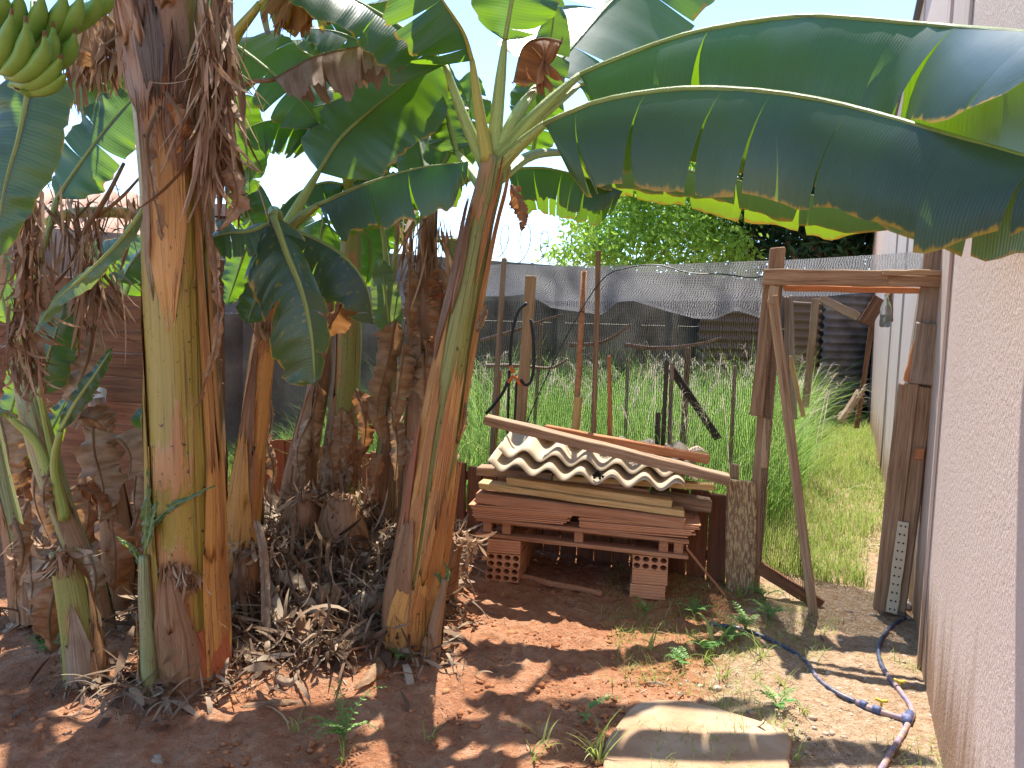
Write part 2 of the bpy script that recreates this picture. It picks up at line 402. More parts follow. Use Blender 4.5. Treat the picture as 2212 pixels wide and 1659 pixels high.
WOODT = wood_mat('wood_tan', (0.46, 0.31, 0.18), (0.58, 0.42, 0.27), (0.28, 0.17, 0.09))
WOODB = wood_mat('wood_dark_board', (0.19, 0.085, 0.042), (0.29, 0.14, 0.07), (0.075, 0.032, 0.017), scale=.7)
WOODK = wood_mat('wood_blackened', (0.07, 0.055, 0.045), (0.13, 0.10, 0.08), (0.025, 0.02, 0.016))
WOODP = wood_mat('wood_peeling_paint', (0.26, 0.16, 0.09), (0.33, 0.21, 0.12), (0.14, 0.08, 0.045), peel=(0.50, 0.38, 0.20))
WOODO = wood_mat('wood_orange', (0.50, 0.20, 0.085), (0.60, 0.30, 0.14), (0.34, 0.12, 0.05))

def clay_mat(name, a, b):
    n = NT(name); pos = n.pos(); k = n.noise(pos, 14, 4); k2 = n.noise(pos, 160, 3)
    col = n.mix(k, a, b); col = n.mix(n.math('MULTIPLY', n.rnd(), 0.3), col, (0.30, 0.12, 0.06))
    return n.done(n.bsdf(col, 0.85, n.bump(n.math('ADD', k, k2), 0.002, 0.7), 0.2))
CLAY = clay_mat('terracotta', (0.60, 0.27, 0.13), (0.68, 0.36, 0.20))
ROOFT = clay_mat('roof_tile_clay', (0.50, 0.28, 0.18), (0.62, 0.42, 0.30))

def plain_mat(name, col, rough=0.5, spec=0.4, var=0.25, sc=20.0, **kw):
    n = NT(name); k = n.noise(n.pos(), sc, 4)
    c = n.mix(n.math('MULTIPLY', k, var * 2), col, tuple(x * 0.5 for x in col))
    return n.done(n.bsdf(c, rough, n.bump(k, 0.002, 0.4), spec, **kw))
FIBRO = plain_mat('fibre_cement_cream', (0.60, 0.48, 0.33), 0.8, 0.15, 0.22, 7.0)
BLACKP = plain_mat('black_rubber', (0.022, 0.022, 0.026), 0.45, 0.4)
BLUEP = None
ORANGEP = plain_mat('orange_plastic', (0.75, 0.20, 0.03), 0.4)
YELP = plain_mat('yellow_plastic', (0.75, 0.50, 0.03), 0.4)
BLUEF = plain_mat('blue_fitting', (0.12, 0.14, 0.27), 0.55, 0.3, 0.5, 60)
WHITEP = plain_mat('white_plastic', (0.72, 0.70, 0.66), 0.5, 0.4, 0.12)
CLOTH = plain_mat('white_cloth', (0.62, 0.56, 0.48), 0.9, 0.1, 0.25)
STRIPM = plain_mat('cream_metal_strip', (0.66, 0.56, 0.40), 0.5, 0.4, 0.15)
HOLE = plain_mat('dark_hole', (0.02, 0.015, 0.012), 0.9, 0.1)
WIRE = plain_mat('galvanised_wire', (0.20, 0.20, 0.21), 0.4, 0.5, 0.2, 40, Metallic=0.6)
BARK = wood_mat('tree_bark', (0.26, 0.19, 0.13), (0.36, 0.28, 0.2), (0.12, 0.08, 0.05))
ASH = plain_mat('soot', (0.02, 0.018, 0.016), 0.95, 0.1)

def hose_mat():
    n = NT('blue_pipe_dusty'); k = n.noise(n.pos(), 16, 4, 0.6)
    col = n.ramp(k, [(0.36, (0.03, 0.04, 0.075)), (0.5, (0.06, 0.07, 0.125)), (0.60, (0.24, 0.19, 0.20)), (0.72, (0.40, 0.28, 0.2))])
    return n.done(n.bsdf(col, 0.45, None, 0.45))
BLUEP = hose_mat()
def reddust_hose():
    n = NT('pipe_red_dust'); k = n.noise(n.pos(), 22, 4, 0.6)
    col = n.ramp(k, [(0.4, (0.20, 0.18, 0.30)), (0.55, (0.42, 0.26, 0.19)), (0.7, (0.58, 0.48, 0.42))])
    return n.done(n.bsdf(col, 0.6, None, 0.3))
DUSTP = reddust_hose()

def soil_mat():
    n = NT('soil_red'); pos = n.pos(); at = n.n('ShaderNodeAttribute', attribute_name='path').outputs['Fac']
    a = n.noise(pos, 3.0, 5); b = n.noise(pos, 22, 5, 0.65); c = n.noise(pos, 110, 4, 0.65); d = n.noise(pos, 420, 2)
    red = n.ramp(n.math('MULTIPLY_ADD', a, 0.5, n.math('MULTIPLY', b, 0.5)), [(0.36, (0.34, 0.14, 0.068)), (0.5, (0.47, 0.22, 0.115)), (0.64, (0.57, 0.33, 0.195))])
    pale = n.ramp(n.math('MULTIPLY_ADD', b, 0.6, n.math('MULTIPLY', c, 0.45)), [(0.38, (0.34, 0.19, 0.10)), (0.5, (0.48, 0.32, 0.19)), (0.66, (0.60, 0.46, 0.32))])
    m = n.ramp(n.math('MULTIPLY_ADD', b, 0.7, n.math('SUBTRACT', at, 0.35)), [(0.35, 0.0), (0.65, 1.0)])
    col = n.mix(m, red, pale)
    col = n.mix(n.ramp(c, [(0.3, 0.5), (0.45, 0.0)]), col, (0.13, 0.05, 0.025))
    h = n.math('ADD', n.math('MULTIPLY', b, 1.2), n.math('ADD', n.math('MULTIPLY', c, 0.6), n.math('MULTIPLY', d, 0.2)))
    return n.done(n.bsdf(col, 0.95, n.bump(h, 0.032, 0.9), 0.1))
SOIL = soil_mat()
def clod_mat(name, a, b):
    n = NT(name); k = n.noise(n.pos(), 30, 4); c = n.sep(n.uv())
    col = n.mix(n.math('MULTIPLY_ADD', k, 0.4, n.math('MULTIPLY', c[0], 0.6)), a, b)
    return n.done(n.bsdf(col, 0.95, n.bump(n.noise(n.pos(), 150, 4), 0.004), 0.1))
CLOD = clod_mat('soil_clod', (0.28, 0.10, 0.042), (0.48, 0.23, 0.11))
PEBB = clod_mat('pebble', (0.36, 0.22, 0.14), (0.66, 0.56, 0.44))
def slab_mat():
    n = NT('slab_concrete'); pos = n.pos(); a = n.noise(pos, 4, 5); c = n.noise(pos, 120, 4)
    col = n.ramp(a, [(0.35, (0.36, 0.21, 0.12)), (0.5, (0.44, 0.29, 0.175)), (0.65, (0.52, 0.385, 0.26))])
    col = n.mix(n.ramp(c, [(0.3, 0.35), (0.42, 0.0)]), col, (0.25, 0.14, 0.08))
    return n.done(n.bsdf(col, 0.9, n.bump(c, 0.004, 0.6), 0.15))
SLAB = slab_mat()

def stucco_mat(name, a, b, rough_h, stain=True, streak=0.0):
    n = NT(name); pos = n.pos(); c = n.sep(pos)
    rot = n.n('ShaderNodeMapping'); n.l(pos, rot.inputs['Vector']); rot.inputs['Rotation'].default_value = (0, 0, W24)
    st = n.noise(n.map(rot.outputs[0], (10, 10, 2.5)), 1.0, 4, 0.6)
    big = n.noise(pos, 1.6, 4); gr = n.noise(n.map(rot.outputs[0], (120, 120, 60)), 1.0, 4, 0.6)
    col = n.mix(n.math('MULTIPLY_ADD', big, 0.6, n.math('MULTIPLY', st, 0.4)), a, b)
    if streak:
        sk = n.noise(n.map(rot.outputs[0], (16, 16, 0.35)), 1.0, 3)
        col = n.mix(n.ramp(sk, [(0.52, 0.0), (0.68, streak)]), col, (0.22, 0.17, 0.14))
    if stain:
        hh = n.math('MULTIPLY_ADD', n.noise(n.map(rot.outputs[0], (9, 9, 1.2)), 1.0, 5, 0.6), 1.3, n.math('MULTIPLY', c[2], -1.1))
        sm = n.ramp(hh, [(0.14, 0.0), (0.50, 0.85)])
        col = n.mix(sm, col, n.mix(st, (0.20, 0.115, 0.06), (0.42, 0.24, 0.13)))
        dr = n.ramp(n.noise(n.map(rot.outputs[0], (14, 14, 4)), 1.0, 4, 0.6), [(0.66, 0.0), (0.76, 0.35)])
        col = n.mix(dr, col, (0.30, 0.20, 0.13))
    return n.done(n.bsdf(col, 0.9, n.bump(gr, rough_h, 0.9), 0.15))
STUCCO = stucco_mat('stucco_pink_beige', (0.66, 0.49, 0.41), (0.74, 0.58, 0.495), 0.012)
PLAST = stucco_mat('plaster_smooth_grey', (0.58, 0.43, 0.345), (0.67, 0.525, 0.44), 0.002, True, 0.25)
def conc_mat():
    n = NT('concrete_dark'); pos = n.pos(); a = n.noise(pos, 2.0, 5, 0.6); b = n.noise(pos, 40, 4)
    col = n.ramp(a, [(0.3, (0.12, 0.095, 0.075)), (0.5, (0.22, 0.175, 0.14)), (0.62, (0.32, 0.26, 0.21))])
    return n.done(n.bsdf(col, 0.9, n.bump(b, 0.005, 0.6), 0.15))
CONC = conc_mat()
def corr_mat():
    n = NT('corrugated_dark_sheet'); pos = n.pos(); a = n.noise(pos, 3.0, 5, 0.6)
    col = n.ramp(a, [(0.3, (0.085, 0.08, 0.085)), (0.55, (0.19, 0.18, 0.185)), (0.7, (0.28, 0.24, 0.21))])
    return n.done(n.bsdf(col, 0.6, None, 0.4))
CORR = corr_mat()

def net_mat(name, cell, cover, col, tr, hz=0.9):
    n = NT(name); uv = n.uv()
    ds = n.noise(uv, 9.0, 3); c = n.sep(uv)
    x = n.math('MULTIPLY_ADD', ds, 0.05, c[0]); y = n.math('MULTIPLY_ADD', ds, 0.05, c[1])
    fx = n.math('FRACT', n.math('DIVIDE', x, cell)); fy = n.math('FRACT', n.math('DIVIDE', y, cell * 1.6))
    lx = n.math('LESS_THAN', fx, cover)
    rn = n.noise(n.map(uv, (90, 55, 1)), 1.0, 2)
    ly = n.math('LESS_THAN', fy, n.math('MULTIPLY', rn, cover * hz))
    op = n.math('MAXIMUM', lx, ly)
    op = n.math('MULTIPLY', op, n.math('GREATER_THAN', n.noise(n.map(uv, (150, 40, 1)), 1.0, 1), 0.3))
    sp = n.ramp(n.math('MULTIPLY_ADD', n.noise(n.map(uv, (62, 40, 1)), 1.0, 2, 0.6), 0.75, n.math('MULTIPLY', n.noise(n.map(uv, (5, 9, 1)), 1.0, 3), 0.3)), [(0.42, 0.06), (0.66, 1.0)])
    b = n.bsdf(n.mix(sp, tuple(q * .3 for q in col), col), 0.62, None, 0.2)
    t = n.n('ShaderNodeBsdfTranslucent'); n.l(n.mix(sp, tuple(q * .2 for q in tr), tr), t.inputs[0])
    m1 = n.n('ShaderNodeMixShader'); m1.inputs[0].default_value = 0.4; n.l(b, m1.inputs[1]); n.l(t.outputs[0], m1.inputs[2])
    tp = n.n('ShaderNodeBsdfTransparent'); m2 = n.n('ShaderNodeMixShader')
    n.l(op, m2.inputs[0]); n.l(tp.outputs[0], m2.inputs[1]); n.l(m1.outputs[0], m2.inputs[2])
    return n.done(m2.outputs[0])
NETD = net_mat('shade_net_dense', 0.016, 0.62, (0.075, 0.07, 0.082), (0.12, 0.11, 0.13))
NETO = net_mat('shade_net_open', 0.013, 0.24, (0.035, 0.033, 0.035), (0.04, 0.04, 0.04), 0.25)
def glass_mat():
    n = NT('clear_bottle_plastic')
    b = n.bsdf((0.85, 0.92, 0.9), 0.08, None, 0.5, Transmission_Weight=0.85, IOR=1.2)
    return n.done(b)
BOTTLE = glass_mat()
BANANA = None
def ban_mat():
    n = NT('banana_green_skin'); uvr = n.uvr(); c = n.sep(n.uv())
    k = n.noise(n.pos(), 30, 3)
    col = n.mix(k, (0.10, 0.23, 0.03), (0.20, 0.35, 0.065))
    col = n.mix(n.ramp(n.noise(n.pos(), 180, 2), [(0.72, 0.0), (0.8, 0.5)]), col, (0.08, 0.08, 0.02))
    return n.done(n.bsdf(col, 0.42, None, 0.4))
BANANA = ban_mat()

# ------------------------------------------------------------------ ground
def axis(lo, d0, d1, hi, fine, coarse_lo, coarse_hi):
    a = lo - (lo - lo) ; mid = np.arange(d0, d1 + 1e-6, fine)
    g = lambda n, span: span * (np.linspace(0, 1, n) ** 2.2)
    left = d0 - g(coarse_lo, d0 - lo)[1:][::-1]; right = d1 + g(coarse_hi, hi - d1)[1:]
    return np.concatenate([left, mid, right])
gx = axis(-150, -2.6, 2.6, 150, 0.02, 42, 46); gy = axis(-60, 1.7, 5.2, 300, 0.02, 24, 60)
XX, YY = np.meshgrid(gx, gy)
ZZ = gz(XX, YY)
near = np.clip((9 - np.hypot(XX, YY - 2)) / 4, 0, 1)
sc_ = G(1510, 1655); slab_m = np.exp(-(((XX - sc_[0]) / .50) ** 4 + ((YY - sc_[1]) / .40) ** 4))
rough = np.where(XX < 1.2, 1.0, 0.6) * (1 - slab_m)
ZZ = ZZ - slab_m * 0.012
ZZ = ZZ + near * rough * (0.036 * (fbm(XX * 9, YY * 9, 11, 4, 0.65) - 0.5) + 0.06 * np.clip(fbm(XX * 20, YY * 20, 31, 3) - 0.52, 0, 1) + 0.03 * np.clip(vnoise(XX * 45, YY * 45, 77) - 0.6, 0, 1))
gate_x = (XX - 1.35) * AX[0] + (YY - 4.2) * AX[1]      # across coordinate, 0 at the gate's left post
path = np.clip((gate_x + 0.22) / 0.5, 0, 1) * np.clip((YY - 1.0) / 0.5, 0, 1)
path = np.maximum(path, np.clip((YY - 6) / 2, 0, 1) * 0.6)
nr, nc = XX.shape
idx = np.arange(nr * nc).reshape(nr, nc)
Fq = np.stack([idx[:-1, :-1], idx[:-1, 1:], idx[1:, 1:], idx[1:, :-1]], -1).reshape(-1, 4)
V = np.stack([XX, YY, ZZ], -1).reshape(-1, 3)
gobj = mesh_np('ground', V, Fq, V[:, :2].copy(), SOIL, None, True); tag(gobj, kind='structure')
att = gobj.data.attributes.new('path', 'FLOAT', 'POINT'); att.data.foreach_set('value', path.astype(np.float32).ravel())

def rocks(name, pts, size, mat, seed):
    rs = np.random.RandomState(seed); n = len(pts)
    base = np.array([(0, 0, 1), (.89, 0, .45), (.28, .85, .45), (-.72, .53, .45), (-.72, -.53, .45), (.28, -.85, .45),
                     (.72, .53, -.45), (-.28, .85, -.45), (-.89, 0, -.45), (-.28, -.85, -.45), (.72, -.53, -.45), (0, 0, -1)])
    fc = np.array([(0, 1, 2), (0, 2, 3), (0, 3, 4), (0, 4, 5), (0, 5, 1), (1, 6, 2), (2, 7, 3), (3, 8, 4), (4, 9, 5), (5, 10, 1),
                   (6, 7, 2), (7, 8, 3), (8, 9, 4), (9, 10, 5), (10, 6, 1), (11, 7, 6), (11, 8, 7), (11, 9, 8), (11, 10, 9), (11, 6, 10)])
    a = rs.rand(n) * 6.28; sc = size[:, None] * np.stack([rs.uniform(.7, 1.3, n), rs.uniform(.7, 1.3, n), rs.uniform(.35, .8, n)], 1)
    B = base[None] * (1 + rs.uniform(-.45, .35, (n, 12, 1))) * sc[:, None]
    X = B[..., 0] * np.cos(a)[:, None] - B[..., 1] * np.sin(a)[:, None]; Y = B[..., 0] * np.sin(a)[:, None] + B[..., 1] * np.cos(a)[:, None]
    VV = np.stack([X, Y, B[..., 2]], -1) + pts[:, None]
    FF = fc[None] + (np.arange(n) * 12)[:, None, None]
    UV = np.repeat(np.stack([rs.rand(n), rs.rand(n)], 1), 12, 0)
    o = mesh_np(name, VV.reshape(-1, 3), FF.reshape(-1, 3), UV, mat); return tag(o, kind='stuff')
rs = np.random.RandomState(5)
def scatter(n, x0, x1, y0, y1, seed, keep=None):
    r = np.random.RandomState(seed); x = r.uniform(x0, x1, n); y = r.uniform(y0, y1, n)
    if keep is not None: k = keep(x, y); x, y = x[k], y[k]
    return np.stack([x, y, gz(x, y)], 1)
acr = lambda x, y: (x - 1.35) * AX[0] + (y - 4.2) * AX[1]
cl = scatter(13000, -1.9, 1.6, 1.9, 4.6, 8, lambda x, y: (acr(x, y) < 0.0) & (fbm(x * 2.2, y * 2.2, 55, 3) > 0.44))
rocks('soil_clods', cl, np.random.RandomState(2).gamma(1.3, 0.0040, len(cl)).clip(0.002, 0.030), CLOD, 3)
pb = scatter(11000, 0.7, 3.6, 1.7, 8.0, 9, lambda x, y: (acr(x, y) > -0.30 + .3 * fbm(x * 4, y * 4, 5, 2)) & (fbm(x * 3, y * 3, 66, 3) > 0.40))
rocks('gravel', pb, np.random.RandomState(4).gamma(1.3, 0.0042, len(pb)).clip(0.002, 0.020), PEBB, 6)

# concrete slab lying in the soil
def slab():
    px = [(1300, 1700), (1306, 1624), (1313, 1600), (1340, 1562), (1360, 1538), (1391, 1521), (1463, 1518), (1532, 1530), (1594, 1549), (1669, 1573), (1708, 1596), (1704, 1650), (1700, 1760), (1500, 1800)]
    pts = [G(u, v) for u, v in px]; c = np.mean(pts, 0); n = 56
    loop = spline(pts + [pts[0]], n)[:-1]; mb = MB(); top = 0.028
    zt = max(float(gz(p[0], p[1])) for p in loop) + 0.012
    r1 = [np.array([p[0], p[1], float(gz(p[0], p[1])) - 0.03]) for p in loop]
    r2 = [np.array([p[0], p[1], float(gz(p[0], p[1])) + 0.006]) for p in loop]
    k = 0.965
    rings = [r1, r2]
    for kk, dz in ((0.985, 0.013), (0.95, 0.015), (0.7, 0.016), (0.4, 0.016), (0.15, 0.016)):
        rr = []
        for p in loop:
            q = c + (p - c) * kk; rr.append(np.array([q[0], q[1], float(gz(q[0], q[1])) + dz]))
        rings.append(rr)
    vs = [p for r in rings for p in r]; m = len(loop); fs = []
    for i in range(len(rings) - 1):
        for j in range(m):
            j2 = (j + 1) % m; fs.append((i * m + j, i * m + j2, (i + 1) * m + j2, (i + 1) * m + j))
    fs.append(tuple((len(rings) - 1) * m + j for j in range(m)))
    mb.add(vs, fs); o = mb.build('concrete_slab', SLAB, None, True)
    tag(o, 'flat pale sandy concrete slab with a rounded edge lying in the soil, bottom right', 'slab')
slab()

# ------------------------------------------------------------------ house wall on the right
Wp = G(2035, 1655); Wq = Wp + BX * 16
nW = np.array([-BX[1], BX[0], 0])                     # faces the yard
def wall_pt(s, z, o=0.0): return np.array([Wp[0], Wp[1], 0]) + BX * s + Z * z + nW * o
wall = empty('house_wall', wall_pt(0, 0), 'tall pinkish stucco house wall along the right edge of the yard', 'wall')
s_c = float((plane_hit(1985, 1475, np.array([Wp[0], Wp[1], 0]), nW) - np.array([Wp[0], Wp[1], 0])) @ BX)
HW = 4.25
def slab_box(mb, s0, s1, z0, z1, o0, o1):
    box_mb(mb, wall_pt((s0 + s1) / 2, (z0 + z1) / 2, (o0 + o1) / 2), s1 - s0, abs(o1 - o0), z1 - z0, BX, nW)
mb = MB(); slab_box(mb, -6, s_c, -0.2, HW, -0.2, 0.0); mb.build('stucco_panel', STUCCO, wall)
mb = MB(); slab_box(mb, s_c + 0.012, 17.0, -0.2, HW, -0.2, -0.022); mb.build('plaster_panel', PLAST, wall)
mb = MB(); slab_box(mb, s_c - 0.03, s_c + 0.01, -0.1, HW, 0.002, 0.014); mb.build('corner_bead', PLAST, wall)
for k in range(3):
    mb = MB(); s = s_c + 1.05 + k * 1.9 + (k % 2) * 0.3; slab_box(mb, s, s + 0.025, -0.1, HW - 0.02, -0.0215, -0.008); mb.build('plaster_rib', PLAST, wall)
mb = MB(); slab_box(mb, -6, 17, HW + 0.002, HW + 0.04, -0.3, 0.03); mb.build('eave', plain_mat('eave_grey', (0.18, 0.17, 0.22), 0.6), wall)

# ------------------------------------------------------------------ back wall, sheets, razor wire
BL = np.array([-6.5, 5.9, 0]); BR = np.array([7.6, 13.9, 0]); bdir = nrm(BR - BL); bn = np.array([bdir[1], -bdir[0], 0])
blen = np.linalg.norm(BR - BL)
bw = empty('concrete_wall', BL, 'dark grey concrete boundary wall at the back of the yard under razor wire', 'wall')
hcourse = 0.372
for i in range(6):                                   # precast courses
    mb = MB(); box_mb(mb, BL + bdir * blen / 2 + Z * (i * hcourse + hcourse / 2 - 0.002), blen, 0.12 + 0.004 * (i % 2), hcourse - 0.001, bdir, bn)
    mb.build('concrete_course', CONC, bw)
for i in range(9):
    p = BL + bdir * (0.3 + i * (blen - 0.6) / 8) + bn * 0.075
    mb = MB(); box_mb(mb, p + Z * 1.11, 0.12, 0.14, 2.22, bdir, bn); mb.build('wall_pillar', CONC, bw)
def coil(name, c0, c1, R, turns, label):
    mb = MB(); n = int(turns * 18); pts = []; d = nrm(c1 - c0); s = np.cross(d, Z)
    for i in range(n + 1):
        t = i / n; a = t * turns * 2 * math.pi; rr = R * (1 + 0.12 * math.sin(a * 0.37))
        pts.append(c0 + (c1 - c0) * t + s * math.cos(a) * rr + Z * (math.sin(a) * rr + R))
    tube(mb, pts, 0.0062, 4)
    for i in range(0, n, 3):
        p = pts[i]; q = nrm(np.array([math.sin(i * 3.1), math.cos(i * 1.7), math.sin(i * 2.3)]))
        tube(mb, [p - q * 0.03, p + q * 0.03], 0.005, 3)
    o = mb.build(name, WIRE); tag(o, label, 'razor wire'); return o
coil('razor_wire', BL + bdir * 0.3 + Z * 2.235, BL + bdir * (blen * .50) + Z * 2.235, 0.23, 27, 'coiled razor wire running along the top of the back wall')

def corrugated(name, c, ax, az, w, h, period, amp, thick, mat, parent=None, nx=6):
    """wave runs along az (height), sheet w wide along ax"""
    ay = np.cross(az, ax); m = int(h / period * 8); mb = MB(); vs = []; uv = []
    for sd in (0, 1):
        for j in range(m + 1):
            y = -h / 2 + h * j / m; o = amp * math.sin(2 * math.pi * (y / period)) + sd * thick
            for i in range(nx + 1):
                x = -w / 2 + w * i / nx; vs.append(c + ax * x + az * y + ay * o); uv.append((x, y))
    k = nx + 1; N = (m + 1) * k; fs = []
    for j in range(m):
        for i in range(nx):
            a = j * k + i; fs.append((a, a + 1, a + k + 1, a + k)); b = a + N; fs.append((b, b + k, b + k + 1, b + 1))
    for j in range(m):
        a = j * k; fs.append((a, a + k, a + k + N, a + N)); a = j * k + nx; fs.append((a, a + N, a + k + N, a + k))
    for i in range(nx):
        fs.append((i, i + N, i + 1 + N, i + 1)); a = m * k + i; fs.append((a, a + 1, a + 1 + N, a + N))
    mb.add(vs, fs, uv); return mb.build(name, mat, parent, True)
# far end of the side passage: dark corrugated sheets nailed across
def back_at(u, off=0.25):
    p = plane_hit(u, 760, BL + bn * off, bn); return p
for k, (ua, ub, h, zc, lab) in enumerate(((1700, 1768, 1.55, 1.15, 'rusty brown corrugated sheet half hidden behind the left end of the passage'),
                                      (1772, 1880, 2.0, 1.2, 'wide dark corrugated metal sheet closing the far end of the passage'),
                                      (1500, 1640, 1.5, 1.35, 'brown corrugated sheet seen through the net behind the tall grass'))):
    pa = back_at(ua); pb_ = back_at(ub); c = (pa + pb_) / 2; c[2] = zc
    o = corrugated('corrugated_sheet', c + bn * 0.03 * k, bdir, Z, np.linalg.norm(pb_ - pa), h, 0.13, 0.025, 0.006,
                   CORR if k == 1 else plain_mat('corrugated_brown', (0.20, 0.145, 0.105), 0.7))
    tag(o, lab, 'metal sheet', 'corrugated sheets along the back wall')

# ------------------------------------------------------------------ neighbour's roof and board fence on the left
roof = empty('tiled_roof', P(180, 430, 9.5), 'sunlit clay tile roof of a neighbouring house beyond the board fence', 'roof')
def half_tile():
    mb = MB(); vs = []; fs = []; uv = []
    for j in range(2):
        for i in range(7):
            a = math.pi * i / 6; r = 0.11 - 0.015 * j
            vs.append((math.cos(a) * r, j * 0.46, math.sin(a) * r)); uv.append((i / 6, j))
    for i in range(6): fs.append((i, i + 1, i + 8, i + 7))
    mb.add(vs, fs, uv); me_o = mb.build('roof_tile', ROOFT, None, True); return me_o
proto = half_tile(); tile_me = proto.data; bpy.data.objects.remove(proto)
rr = random.Random(4)
ro = np.array(roof.location)
pitch = math.radians(27)
for i in range(17):
    for j in range(5):
        o = bpy.data.objects.new('roof_tile', tile_me); COL.objects.link(o); o.parent = roof
        o.location = (-2.2 + i * 0.235 + rr.uniform(-.01, .01), -1.9 + j * 0.37, -0.95 + j * 0.19 + rr.uniform(-.006, .006))
        o.rotation_euler = (pitch, 0, rr.uniform(-.03, .03))
mb = MB(); board_mb(mb, ro + np.array([-2.4, -0.15, -0.12]), ro + np.array([2.0, -0.15, -0.12]), 0.14, 0.24, Z, rr, 10, 0.01); mb.build('ridge_cap', clay_mat('ridge_clay', (0.33, 0.22, 0.16), (0.45, 0.33, 0.25)), roof)
mb = MB(); vs = [ro + np.array(q) for q in ((-2.4, -2.0, -1.12), (2.0, -2.0, -1.12), (2.0, 0, -0.1), (-2.4, 0, -0.1))]
mb.add(vs, [(0, 1, 2, 3)]); mb.build('roof_deck', WOODB, roof)
mb = MB(); box_mb(mb, ro + np.array([-0.2, -0.9, -2.2]), 4.0, 1.2, 2.0, np.array([1., 0, 0]), np.array([0, 1., 0])); mb.build('house_front', CONC, roof)

bf = empty('board_fence', P(150, 1150, 5.0), 'dark brown board fence of wide horizontal planks behind the left banana stems', 'fence')
yb = 5.0
tops = [598, 655, 708, 756, 806, 860, 912, 968, 1022, 1080, 1140]
fo = random.Random(12)
for i in range(len(tops) - 1):
    a0, a1 = P(-260, tops[i] - 22, yb + 0.1), P(480, tops[i] + 20, yb - 0.05)
    b0 = P(-260, tops[i + 1] - 22, yb + 0.1)
    h = (a0[2] - b0[2]) - (0.014 if i in (2, 5, 8) else 0.006)
    m = Z * h / 2
    board('plank', a0 - m, a1 - m + Z * fo.uniform(-.006, .006), h, 0.025, WOODB if i < 5 else wood_mat('board_red_%d' % i, (0.30, 0.13, 0.065), (0.40, 0.20, 0.105), (0.15, 0.06, 0.032), scale=.7), bf, Z, 8, 0.004)
for u in (-180, 60, 330, 470):
    p = P(u, 1130, yb + 0.12); board('fence_post', np.array([p[0], p[1], -0.1]), np.array([p[0], p[1], 1.85]), 0.08, 0.07, WOODB, bf, AX)

# ------------------------------------------------------------------ trees beyond the wall
def tree(name, base, h, blobs, nleaf, size, mat, trunk_r, label, seed, limbs=6, lw=0.45):
    r = np.random.RandomState(seed); t = empty(name, base, label, 'tree', 'trees beyond the back wall')
    mb = MB(); base = np.array(base, float)
    cen = np.mean([b[0] for b in blobs], 0)
    tube(mb, [base - Z * 0.2, base + (cen - base) * 0.35 + np.array([0.15, 0, 0]), base + (cen - base) * 0.7, cen], [trunk_r, trunk_r * 0.75, trunk_r * 0.5, trunk_r * 0.2], 9, n=12)
    for i in range(limbs):
        b = blobs[i % len(blobs)]; st = base + (cen - base) * r.uniform(0.3, 0.8)
        e = b[0] + r.normal(0, 0.25, 3) * b[1]
        tube(mb, [st, (st + e) / 2 + r.normal(0, 0.25, 3), e], [trunk_r * 0.4, trunk_r * 0.25, trunk_r * 0.08], 6, n=8)
    mb.build('trunk', BARK, t, True)
    tot = sum(np.prod(b[1]) ** (2 / 3) for b in blobs); VV = []; UU = []; cnt = 0
    for c, rad in blobs:
        n = int(nleaf * np.prod(rad) ** (2 / 3) / tot); nc = max(6, n // 26)
        d = r.normal(0, 1, (nc, 3)); d /= np.linalg.norm(d, axis=1)[:, None]
        cc = c + d * rad * (r.uniform(0.25, 1.0, nc) ** 0.5)[:, None]
        k = r.randint(0, nc, n); p = cc[k] + r.normal(0, 0.24, (n, 3)) * min(1.0, rad[0] * 0.7)
        ax = r.normal(0, 1, (n, 3)); ax[:, 2] -= 0.5; ax /= np.linalg.norm(ax, axis=1)[:, None]
        sd = np.cross(ax, r.normal(0, 1, (n, 3))); sd /= np.linalg.norm(sd, axis=1)[:, None]
        L = size * r.uniform(0.6, 1.3, n)[:, None]
        q = np.stack([p, p + ax * L * 0.45 + sd * L * lw / 2, p + ax * L, p + ax * L * 0.45 - sd * L * lw / 2], 1)
        VV.append(q.reshape(-1, 3)); tone = np.clip(r.rand(nc)[k] * 0.55 + r.rand(n) * 0.45, 0, 1)
        UU.append(np.repeat(np.stack([tone, tone], 1), 4, 0))
    V = np.vstack(VV); U = np.vstack(UU); Fq = np.arange(len(V)).reshape(-1, 4)
    mesh_np('crown', V, Fq, U, mat, t)
    return t
def blob(u, v, Y, rx, ry=None, rz=None): return (P(u, v, Y), np.array([rx, ry or rx, rz or rx * 0.8]))
tree('leafy_tree', (2.3, 17, 0), 5, [blob(1330, 480, 17, 1.2), blob(1250, 540, 16.6, .75), blob(1430, 440, 17, 1.4), blob(1500, 500, 16.5, 1.2), blob(1390, 380, 17.3, 1.3), blob(1540, 400, 17, 1.3), blob(1330, 560, 16, 0.9), blob(1460, 560, 16, 1.0), blob(1560, 560, 16, .8)],
     19000, 0.14, TREEL, 0.16, 'sunny light green bushy tree over the back wall', 3)
tree('mango_tree', (8.2, 16.5, 0), 6, [blob(1640, 470, 17, 1.2), blob(1720, 440, 17, 1.5), blob(1800, 450, 17, 1.5), blob(1880, 430, 17.5, 1.4), blob(1700, 520, 17.5, 1.2), blob(1800, 530, 18, 1.2), blob(1620, 380, 17, 1.5), blob(1780, 360, 17, 1.8), blob(1890, 520, 18, .9)],
     16000, 0.26, TREED, 0.26, 'dark dense tree with bare crooked limbs beside the house wall', 9, 9, 0.28)

